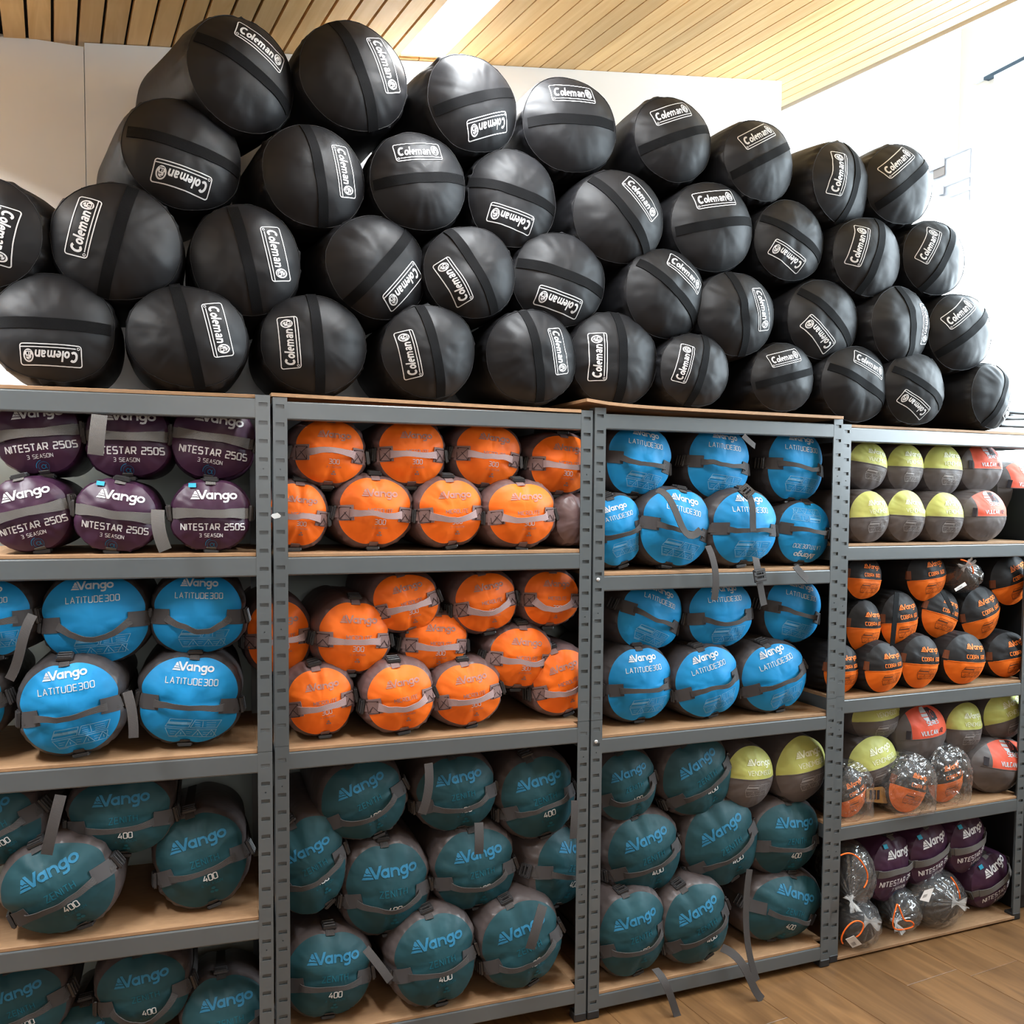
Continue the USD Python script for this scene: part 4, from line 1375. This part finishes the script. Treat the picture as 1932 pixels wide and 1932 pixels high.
# ------------------------------------------------------------------ the shelves
DW, GW = 'dark_webbing', 'grey_webbing'
Sh = {}
Sh[1, 'top', 'upper'] = [('purple', 72, 822, 84, 74, -8, {}), ('purple', 240, 825, 83, 75, 0, dict(tails=[([(188, 783, -.012), (184, 815, -.022), (180, 858, -.02)], .035, GW)], note='loose strap over its face')), ('purple', 402, 828, 80, 73, 8, {})]
Sh[1, 'top', 'lower'] = [('purple', 55, 972, 80, 73, -15, {}), ('purple', 218, 976, 80, 70, 8, dict(tag=True, tails=[([(298, 962, .0), (300, 1000, -.01), (312, 1038, -.005)], .03, GW)])), ('purple', 398, 976, 77, 70, 0, dict(tag=True))]
Sh[1, 'second', 'upper'] = [('blue', -20, 1167, 88, 78, -5, dict(yaw=-.1, tails=[([(62, 1160, .0), (45, 1200, -.015), (35, 1240, -.015), (18, 1282, -.01)], .022, DW)])), ('blue', 180, 1168, 106, 87, -3, dict(sag=.22)), ('blue', 375, 1158, 93, 80, 2, dict(sag=.22))]
Sh[1, 'second', 'lower'] = [('blue', -78, 1332, 97, 80, -10, {}), ('blue', 135, 1338, 106, 98, -8, dict(tails=[([(240, 1305, .03), (250, 1350, .01), (252, 1392, .0)], .022, DW)])), ('blue', 358, 1322, 103, 88, 7, {})]
Sh[1, 'third', 'upper'] = [('teal', -10, 1560, 98, 78, -28, dict(yaw=-.08)), ('teal', 228, 1540, 106, 75, -2, dict(tails=[([(115, 1500, .0), (102, 1550, -.012), (88, 1612, -.012)], .026, DW)])), ]
Sh[1, 'third', 'lower'] = [('teal', 112, 1676, 114, 92, -27, dict(t=.06)), ('teal', 380, 1622, 92, 92, -14, dict(pitch=.12, t=.10))]
Sh[1, 'lowest', 'upper'] = [('teal', 38, 1898, 92, 78, -16, {}), ('teal', 270, 1872, 94, 78, -8, dict(sag=.3)), ]
Sh[1, 'lowest', 'lower'] = [('teal', 165, 1968, 74, 72, -5, dict(pitch=.25, t=.10)), ('teal', 428, 1925, 88, 82, -7, dict(pitch=.3, t=.10))]
Sh[2, 'top', 'upper'] = [('orange', 622, 853, 73, 67, 3, dict(sag=-.1)), ('orange', 777, 854, 70, 66, 0, {}), ('orange', 921, 858, 69, 65, 6, {}), ('orange', 1060, 876, 66, 62, 5, {})]
Sh[2, 'top', 'lower'] = [('orange', 562, 972, 60, 67, 5, {}), ('orange', 707, 966, 78, 72, 2, {}), ('orange', 851, 967, 68, 70, -3, dict(sag=.08)), ('orange', 985, 970, 71, 66, -3, dict(sag=.08)), ('orange', 1092, 985, 50, 55, 0, dict(t=.16, plain_end=True, note='only its brown end showing'))]
Sh[2, 'second', 'upper'] = [('orange', 767, 1137, 70, 60, -13, {}), ('orange', 917, 1135, 66, 62, -10, dict(sag=.12)), ('orange', 1040, 1128, 60, 57, 3, dict(sag=.2))]
Sh[2, 'second', 'middle'] = [('orange', 526, 1200, 66, 76, -4, dict(t=.13)), ('orange', 667, 1202, 76, 75, 4, {}), ('orange', 822, 1213, 66, 60, 4, dict(t=.09)), ('orange', 982, 1240, 66, 63, 6, {})]
Sh[2, 'second', 'lower'] = [('orange', 605, 1325, 68, 72, -8, {}), ('orange', 755, 1318, 70, 71, -8, dict(sag=.1)), ('orange', 884, 1310, 70, 65, -8, {}), ('orange', 1060, 1287, 60, 68, -16, dict(t=.13, sag=.1))]
Sh[2, 'third', 'upper'] = [('teal', 687, 1510, 85, 77, -22, dict(sag=.12)), ('teal', 862, 1496, 80, 74, -8, dict(sag=.1, tails=[([(808, 1440, -.01), (808, 1490, -.018), (796, 1535, -.015)], .024, DW)], note='loose strap at its left')), ('teal', 1015, 1503, 75, 83, -14, dict(tails=[([(1084, 1510, .0), (1083, 1550, -.008), (1081, 1582, -.008)], .022, DW)]))]
Sh[2, 'third', 'middle'] = [('teal', 586, 1632, 70, 97, -24, dict(sag=.1)), ('teal', 730, 1676, 84, 96, -3, dict(sag=.12)), ('teal', 897, 1640, 79, 82, -6, dict(sag=.1, tails=[([(903, 1552, .0), (904, 1580, -.012), (903, 1611, -.012)], .026, DW)], note='strap end hanging over its top')), ('teal', 1066, 1632, 80, 78, 14, dict(yaw=.45, t=.12))]
Sh[2, 'third', 'lower'] = [('teal', 622, 1842, 84, 88, 2, dict(pitch=.1)), ('teal', 822, 1808, 82, 90, -8, dict(pitch=.08, tails=[([(690, 1790, .03), (718, 1825, -.0), (736, 1850, -.01)], .022, DW)])), ('teal', 985, 1782, 78, 87, -18, dict(sag=.12, tails=[([(1024, 1708, .0), (1012, 1750, -.02), (1000, 1790, -.022)], .028, DW)], note='strap end slanting over its face'))]
Sh[3, 'top', 'upper'] = [('blue', 1207, 869, 65, 70, 9, dict(sag=.05)), ('blue', 1357, 874, 61, 70, 6, {}), ('blue', 1500, 875, 56, 72, 6, dict(tails=[([(1402, 822, -.01), (1412, 832, -.014), (1424, 842, -.012)], .02, DW)]))]
Sh[3, 'top', 'lower'] = [('blue', 1165, 1002, 50, 73, -15, {}), ('blue', 1276, 996, 68, 77, 12, dict(tails=[([(1240, 925, .02), (1270, 955, -.02), (1300, 1010, -.025), (1322, 1000, -.02)], .022, DW), ([(1335, 1030, -.01), (1346, 1060, -.03), (1350, 1085, -.035), (1347, 1132, -.033)], .022, DW)], note='straps lying over its face')), ('blue', 1406, 998, 67, 77, 2, dict(tails=[([(1394, 922, -.005), (1412, 935, -.025), (1420, 970, -.03), (1421, 1002, -.028)], .022, DW, 2), ([(1425, 1052, -.01), (1430, 1080, -.03), (1434, 1105, -.032), (1441, 1142, -.032)], .024, DW, 5)], note='strap hanging below it')), ('blue', 1517, 1006, 51, 62, 186, dict(note='its print upside down', tails=[([(1500, 1068, -.012), (1510, 1080, -.022), (1524, 1094, -.024)], .024, DW)]))]
Sh[3, 'second', 'upper'] = [('blue', 1228, 1161, 66, 67, 22, dict(yaw=.05, t=.09)), ('blue', 1360, 1159, 64, 66, -2, dict(sag=.1)), ('blue', 1497, 1151, 57, 65, 14, dict(t=.09))]
Sh[3, 'second', 'lower'] = [('blue', 1208, 1292, 65, 75, -3, {}), ('blue', 1336, 1287, 64, 70, -15, {}), ('blue', 1462, 1277, 66, 68, -17, {})]
Sh[3, 'third', 'upper'] = [('teal', 1184, 1482, 58, 70, -16, dict(sag=.15)), ('teal', 1318, 1466, 70, 74, -28, {}), ('lime', 1414, 1462, 46, 59, 4, {}), ('lime', 1512, 1446, 47, 62, -9, {})]
Sh[3, 'third', 'middle'] = [('teal', 1216, 1612, 72, 83, -17, dict(tag=False)), ('teal', 1362, 1592, 72, 84, -26, {}), ('teal', 1484, 1580, 66, 72, 3, {})]
Sh[3, 'third', 'lower'] = [('teal', 1194, 1768, 66, 90, -12, dict(sag=.08, tails=[([(1236, 1828, .02), (1252, 1850, -.02), (1268, 1888, -.028), (1281, 1925, -.03)], .024, DW)], note='strap hanging to the floor')), ('teal', 1316, 1744, 64, 83, -24, dict(tails=[([(1362, 1788, .03), (1395, 1812, -.02), (1416, 1850, -.032), (1438, 1886, -.035)], .026, DW)])), ('teal', 1480, 1722, 72, 73, 20, dict(tails=[([(1414, 1640, .0), (1407, 1720, -.01), (1412, 1790, -.02), (1428, 1850, -.034)], .022, DW)], note='strap hanging beside it'))]
Sh[4, 'top', 'upper'] = [('lime', 1638, 876, 37, 46, 10, {}), ('lime', 1708, 880, 35, 46, 2, {}), ('lime', 1779, 884, 38, 48, 2, {}), ('red', 1851, 882, 41, 46, 0, {})]
Sh[4, 'top', 'lower'] = [('lime', 1640, 974, 38, 51, -3, {}), ('lime', 1709, 973, 36, 51, 3, {}), ('lime', 1781, 976, 37, 49, 2, {}), ('red', 1857, 973, 42, 50, 0, {}), ('red', 1918, 920, 36, 52, 4, dict(t=.17))]
Sh[4, 'second', 'upper'] = [('cobra', 1630, 1088, 35, 42, 5, {}), ('cobra', 1748, 1085, 38, 46, -6, {}), ('cobra', 1906, 1092, 38, 48, -17, {})]
Sh[4, 'second', 'middle'] = [('cobra', 1630, 1179, 33, 50, 3, {}), ('cobra', 1697, 1166, 36, 52, -5, dict(tails=[([(1692, 1118, -.02), (1688, 1165, -.035), (1683, 1218, -.03)], .02, 'black_webbing')], note='black strap over its face')), ('cobra', 1774, 1156, 36, 46, 17, dict(tails=[([(1778, 1116, -.02), (1788, 1135, -.035), (1797, 1156, -.03)], .02, 'black_webbing')])), ('cobra', 1849, 1155, 37, 50, -18, {})]
Sh[4, 'second', 'lower'] = [('cobra', 1588, 1262, 34, 48, 0, {}), ('cobra', 1667, 1260, 36, 50, -2, {}), ('cobra', 1736, 1246, 36, 50, 4, {}), ('cobra', 1820, 1243, 40, 49, 5, {}), ('cobra', 1901, 1238, 38, 48, -9, {})]
Sh[4, 'third', 'upper'] = [('lime', 1654, 1352, 46, 46, -3, dict(t=.10)), ('red', 1738, 1382, 48, 56, -4, {}), ('lime', 1819, 1371, 35, 49, 3, {}), ('lime', 1896, 1347, 40, 48, -17, {})]
Sh[4, 'third', 'lower'] = [('lime', 1647, 1438, 47, 53, -12, {}), ('cobra', 1602, 1500, 32, 52, -18, dict(film=True, note='in clear plastic')), ('cobra', 1714, 1484, 36, 50, 18, dict(film=True, note='in clear plastic')), ('cobra', 1783, 1464, 34, 48, -12, dict(film=True, note='in clear plastic')), ('red', 1884, 1448, 54, 56, 10, {})]
Sh[4, 'lowest', 'upper'] = [('purple', 1684, 1638, 47, 60, -2, dict(tag=True, yaw=.18)), ('purple', 1754, 1612, 44, 57, -12, dict(tag=True, yaw=.15)), ('purple', 1826, 1592, 40, 54, -10, dict(tag=True, yaw=.15))]
Sh[4, 'lowest', 'lower'] = [('purple', 1870, 1660, 45, 50, -20, dict(tag=True, yaw=.15, note='alone on the board'))]

GROUPS = {'purple': 'purple sleeping bags on the racks', 'orange': 'orange sleeping bags on the second rack', 'blue': 'blue sleeping bags on the racks', 'teal': 'teal sleeping bags on the lower tiers', 'lime': 'lime and grey sleeping bags', 'red': 'grey sleeping bags with a red patch', 'cobra': 'black and orange sleeping bags'}
for (u, tier, row), bags in Sh.items():
    for i, (kind, cx, cy, rx, ry, phi, opt) in enumerate(bags):
        opt = dict(opt)
        note = opt.pop('note', None)
        o = 'leftmost' if i == 0 else 'rightmost' if i == len(bags) - 1 else ORD[i] + ' from left'
        if len(bags) == 1:
            o = 'single'
        if note:
            short = {'purple': 'purple sleeping bag', 'orange': 'orange sleeping bag', 'blue': 'blue sleeping bag', 'teal': 'teal sleeping bag', 'cobra': 'black-orange sleeping bag', 'lime': 'lime sleeping bag', 'red': 'red-patched sleeping bag'}[kind]
            label = f'{short}, {note}, {row} row, {o.replace(" from left", "")}, {tier} tier, {RACKNAME[u]}'
        else:
            label = f'{KINDS[kind]["text"]}, {row} row, {o}, {tier} tier, {RACKNAME[u]}'
        shelf_bag(kind, u, cx, cy, rx, ry, phi, label, GROUPS[kind], **opt)


# ------------------------------------------------------------------ knotted clear plastic bags with black contents
def knotted_bag(u, cx, cy, rx, ry, kx, ky, label, seed, t=0.06, cord=None, labelpx=None, name='packed_sleeping_bag'):
    p0, n = unit_plane(u, t)
    C = on_plane(cx, cy, p0, n)
    RX = np.linalg.norm(on_plane(cx + rx, cy, p0, n) - C)
    RY = np.linalg.norm(on_plane(cx, cy - ry, p0, n) - C)
    M = bag_matrix(C, UNITS[u][2], 0)
    Mi = np.linalg.inv(M)
    p = thing(name, label, 'sleeping bag', M, 'black bags knotted in clear plastic')
    ic = trimesh.creation.icosphere(4)
    d = ic.vertices.copy()
    sc = 1 + 0.10 * (meshkit.fbm(d * 2.2 + seed, 3, seed) - 0.5)
    DZ = 0.10
    obj('black_sack', trimesh.Trimesh(np.column_stack([d[:, 0] * RX * .88 * sc, d[:, 1] * RY * .88 * sc, d[:, 2] * DZ * sc - 0.04]), ic.faces, process=False), 'cobra_black', p, True)
    kp = (Mi @ np.append(on_plane(kx, ky, *unit_plane(u, t - DZ * 0.9)), 1))[:3]
    ic = trimesh.creation.icosphere(5)
    d = ic.vertices.copy()
    nz = 1 - np.abs(2 * meshkit.fbm(d * 2.6 + seed, 4, seed + 1) - 1)
    kd = kp + np.array([0, 0, 0.04])
    kd = kd / np.array([RX, RY, DZ])
    kd /= np.linalg.norm(kd)
    # pleats run towards the knot
    e1 = np.cross(kd, [0.2, 0.9, 0.1])
    e1 /= np.linalg.norm(e1)
    e2 = np.cross(kd, e1)
    az = np.arctan2(d @ e2, d @ e1)
    pole = 1 - d @ kd
    pl = np.abs(np.sin(az * 7 + 3 * nz)) * np.exp(-pole / 0.7)
    sc = 1.0 + 0.10 * (nz - 0.5) + 0.07 * pl
    V = np.column_stack([d[:, 0] * RX * sc, d[:, 1] * RY * sc, d[:, 2] * (DZ + 0.012) * sc - 0.04])
    g = np.exp(-(pole / 0.10))
    V = V * (1 - g[:, None]) + kp[None] * g[:, None]
    obj('plastic_wrap', trimesh.Trimesh(V, ic.faces, process=False), 'clear_film', p, True, label='crumpled clear plastic bag')
    # knot and flared tail
    dirv = np.array([(kx - cx) / rx, -(ky - cy) / ry * 1.0, 0.9])
    dirv /= np.linalg.norm(dirv)
    a1 = np.cross(dirv, [0.1, 0.2, 0.9])
    a1 /= np.linalg.norm(a1)
    a2 = np.cross(dirv, a1)
    az = np.linspace(0, 2 * np.pi, 73)[:-1]
    rows = []
    ci = np.stack([np.cos(az), np.sin(az), 0 * az], -1)
    for l, r in ((-0.022, .024), (-0.012, .013), (-0.004, .0085), (0.003, .0075), (0.009, .0095), (0.016, .014), (0.024, .019), (0.031, .023)):
        rag = meshkit.noise(ci * 3.1 + seed, seed + 5) - 0.5 + 0.7 * (meshkit.noise(ci * 7 + seed, seed + 6) - 0.5)
        k_ = min(1.0, abs(l) / 0.012)
        rr = 0.68 * r * (1 + 1.5 * rag * k_)
        ll = l * (0.75 + 0.9 * (meshkit.noise(ci * 2 + seed + 9, seed + 7) - 0.3) * (l > 0))
        rows.append(kp + dirv * np.reshape(ll, (-1, 1)) + rr[:, None] * (np.cos(az)[:, None] * a1 + 0.55 * np.sin(az)[:, None] * a2))
    obj('knot', grid(np.stack(rows, 1), wrap=True), 'film_bunched', p, True, label='whitish twisted knot of the plastic')
    if cord:
        W = np.array([on_plane(px, py, *unit_plane(u, tt)) for px, py, tt in cord])
        m = tube(spline(W, 30), 0.0026, 6)
        m.apply_transform(Mi)
        obj('cord', m, 'orange_cord', p, True, label='orange cord')
    if labelpx:
        q = [on_plane(px, py, *unit_plane(u, tt)) for px, py, tt in labelpx]
        n_ = np.cross(q[1] - q[0], q[3] - q[0])
        n_ /= np.linalg.norm(n_)
        n_ *= -np.sign(n_[1])
        q = np.array(q)
        m = hexa(np.vstack([q, q - n_ * -0.0012]))
        m.apply_transform(Mi)
        lp = obj('paper_label', m, 'paper_label', p, label='white price label with bar code')
        bars = []
        rng_ = np.random.default_rng(seed)
        x = 0.18
        while x < 0.62:
            w = rng_.choice([.012, .02, .03])
            P = lambda s_, t_: q[0] + (q[1] - q[0]) * s_ + (q[3] - q[0]) * t_ - n_ * -0.0016
            bars.append(np.array([P(x, .5), P(x + w, .5), P(x + w, .85), P(x, .85)]))
            x += w + rng_.choice([.012, .02])
        v = np.vstack(bars)
        f = np.concatenate([[(4 * i, 4 * i + 1, 4 * i + 2), (4 * i, 4 * i + 2, 4 * i + 3)] for i in range(len(bars))])
        bm = trimesh.Trimesh(v, f, process=False)
        bm.apply_transform(Mi)
        obj('bar_code', bm, 'print_grey', lp)


knotted_bag(4, 1813, 1086, 28, 34, 1822, 1068, 'small black bag knotted in clear plastic, second tier of the rightmost rack', 21, t=0.07, cord=[(1812, 1056, .0), (1828, 1062, -.02), (1836, 1082, -.02)], labelpx=[(1800, 1111, -.035), (1820, 1098, -.04), (1824, 1104, -.04), (1803, 1116, -.035)])
knotted_bag(4, 1610, 1652, 33, 62, 1606, 1700, 'black bag knotted in clear plastic, upper of the two by the left post', 22, t=0.05, cord=[(1586, 1614, -.05), (1604, 1610, -.055), (1628, 1630, -.055), (1637, 1655, -.05), (1630, 1675, -.06)])
knotted_bag(4, 1618, 1742, 37, 47, 1641, 1738, 'black bag knotted in clear plastic, lower by the left post, price label', 23, t=0.04, cord=[(1590, 1780, -.06), (1589, 1765, -.07), (1600, 1747, -.075), (1622, 1738, -.075), (1629, 1745, -.075), (1626, 1757, -.075), (1615, 1768, -.07)], labelpx=[(1595, 1772, -.070), (1611, 1765, -.078), (1626, 1781, -.07), (1608, 1788, -.062)])
knotted_bag(4, 1700, 1716, 27, 40, 1690, 1742, 'black bag in clear plastic with a looped orange cord below purple bags', 24, t=0.06, cord=[(1692, 1706, -.05), (1686, 1730, -.06), (1686, 1750, -.055), (1698, 1754, -.05), (1712, 1752, -.05), (1724, 1746, -.05), (1718, 1738, -.055), (1708, 1737, -.06), (1698, 1716, -.055), (1693, 1706, -.05)])
knotted_bag(4, 1770, 1700, 46, 52, 1806, 1704, 'large black bag knotted in clear plastic, resting beside the purple bags', 25, t=0.05, cord=[(1794, 1655, -.06), (1805, 1672, -.065), (1811, 1695, -.06)], labelpx=[(1744, 1680, -.05), (1762, 1675, -.06), (1752, 1702, -.062), (1735, 1698, -.05)])

# kraft card tag beside the wrapped bag
kp = [on_plane(px, py, *unit_plane(4, 0.03)) for px, py in ((1634, 1488), (1664, 1484), (1680, 1495), (1680, 1507), (1672, 1516), (1634, 1512))]
kq = np.array(kp)
kn = np.array([math.sin(UNITS[4][2]), -math.cos(UNITS[4][2]), 0])
kc = kq.mean(0)
v = np.vstack([kq, kq + kn * 0.0015])
f = [(0, i, i + 1) for i in range(1, 5)] + [(6, 6 + i + 1, 6 + i) for i in range(1, 5)] + [t_ for i in range(6) for t_ in ((i, i + 6, (i + 1) % 6), ((i + 1) % 6, i + 6, (i + 1) % 6 + 6))]
kt = thing('card_tag', 'brown kraft card tag lying under the lime bag beside wrapped bag', 'tag')
km = trimesh.Trimesh(v, f, process=False)
km.fix_normals()
obj('card', km, 'kraft_card', kt)
bar = []
for k_ in range(3):
    a, b_ = on_plane(1641 + 7 * k_, 1491, *unit_plane(4, 0.0278)), on_plane(1645 + 7 * k_, 1508, *unit_plane(4, 0.0278))
    bar.append(bx(a[0], b_[0], a[1] - .0006, a[1], b_[2], a[2]))
obj('dark_print', cat(bar), 'print_black', kt)


# ------------------------------------------------------------------ things seen past the right end, and added dark fillers
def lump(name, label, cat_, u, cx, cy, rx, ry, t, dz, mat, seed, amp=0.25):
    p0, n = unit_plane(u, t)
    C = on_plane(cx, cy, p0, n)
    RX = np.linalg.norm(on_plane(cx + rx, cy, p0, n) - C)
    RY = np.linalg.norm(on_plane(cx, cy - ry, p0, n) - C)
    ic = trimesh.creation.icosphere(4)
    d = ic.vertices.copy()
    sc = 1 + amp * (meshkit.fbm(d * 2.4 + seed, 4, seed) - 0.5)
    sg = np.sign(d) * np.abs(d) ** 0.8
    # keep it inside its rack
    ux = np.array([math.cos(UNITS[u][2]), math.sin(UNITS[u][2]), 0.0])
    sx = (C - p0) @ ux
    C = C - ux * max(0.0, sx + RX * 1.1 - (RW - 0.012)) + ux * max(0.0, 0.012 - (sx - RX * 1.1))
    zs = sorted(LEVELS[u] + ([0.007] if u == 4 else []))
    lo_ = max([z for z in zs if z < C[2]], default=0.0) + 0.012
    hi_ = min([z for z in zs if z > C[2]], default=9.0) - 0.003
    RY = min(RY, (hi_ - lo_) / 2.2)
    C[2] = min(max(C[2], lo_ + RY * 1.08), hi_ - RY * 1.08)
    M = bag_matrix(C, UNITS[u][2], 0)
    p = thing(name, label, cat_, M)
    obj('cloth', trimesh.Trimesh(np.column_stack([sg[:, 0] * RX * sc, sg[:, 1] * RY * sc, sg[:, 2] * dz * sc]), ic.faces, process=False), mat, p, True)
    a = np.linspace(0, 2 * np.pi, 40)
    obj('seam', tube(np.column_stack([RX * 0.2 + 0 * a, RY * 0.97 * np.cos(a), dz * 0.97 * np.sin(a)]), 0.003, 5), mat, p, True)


lump('folded_cloth', 'green folded cloth on the top tier, right end of the rack', 'cloth', 4, 1930, 1000, 40, 26, 0.26, 0.10, 'green_cloth', 31)
lump('folded_cloth', 'pale blue folded cloth behind the red-patched bags', 'cloth', 4, 1924, 872, 32, 32, 0.36, 0.06, 'pale_blue_cloth', 32)
for j, (cx, cy, rx, ry, t) in enumerate([(1870, 1090, 60, 42, .34), (1905, 1190, 55, 40, .33), (1760, 1100, 60, 40, .36), (1860, 1420, 60, 70, .36), (1900, 1610, 70, 90, .38), (1560, 1180, 50, 60, .30), (1550, 1700, 40, 60, .33)]):  # dark lumps added deep in the shelves to keep the gaps dark
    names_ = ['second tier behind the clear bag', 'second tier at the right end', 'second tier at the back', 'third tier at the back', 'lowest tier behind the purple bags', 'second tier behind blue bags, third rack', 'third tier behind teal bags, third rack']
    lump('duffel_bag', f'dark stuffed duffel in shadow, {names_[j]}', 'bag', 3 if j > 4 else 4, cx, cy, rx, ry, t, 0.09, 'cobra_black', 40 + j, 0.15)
# folded chair of black tubes on top of the right rack
ch = thing('folding_chair_frame', 'black tubular folded chair frame on top of the rightmost rack', 'chair')
for j, (q0, q1) in enumerate((((1893, 776, .34), (1944, 780, .34)), ((1896, 789, .30), (1944, 789, .32)), ((1886, 802, .26), (1944, 804, .28)), ((1902, 782, .36), (1944, 776, .40)))):
    a, b_ = on_plane(q0[0], q0[1], *unit_plane(4, q0[2])), on_plane(q1[0], q1[1], *unit_plane(4, q1[2]))
    obj('tube', tube(np.linspace(a, b_, 6), 0.0085, 10), 'black_tube', ch, True)
a, b_ = on_plane(1940, 772, *unit_plane(4, .36)), on_plane(1940, 806, *unit_plane(4, .27))
obj('joint', tube(np.linspace(a, b_, 4), 0.006, 8), 'black_tube', ch, True)
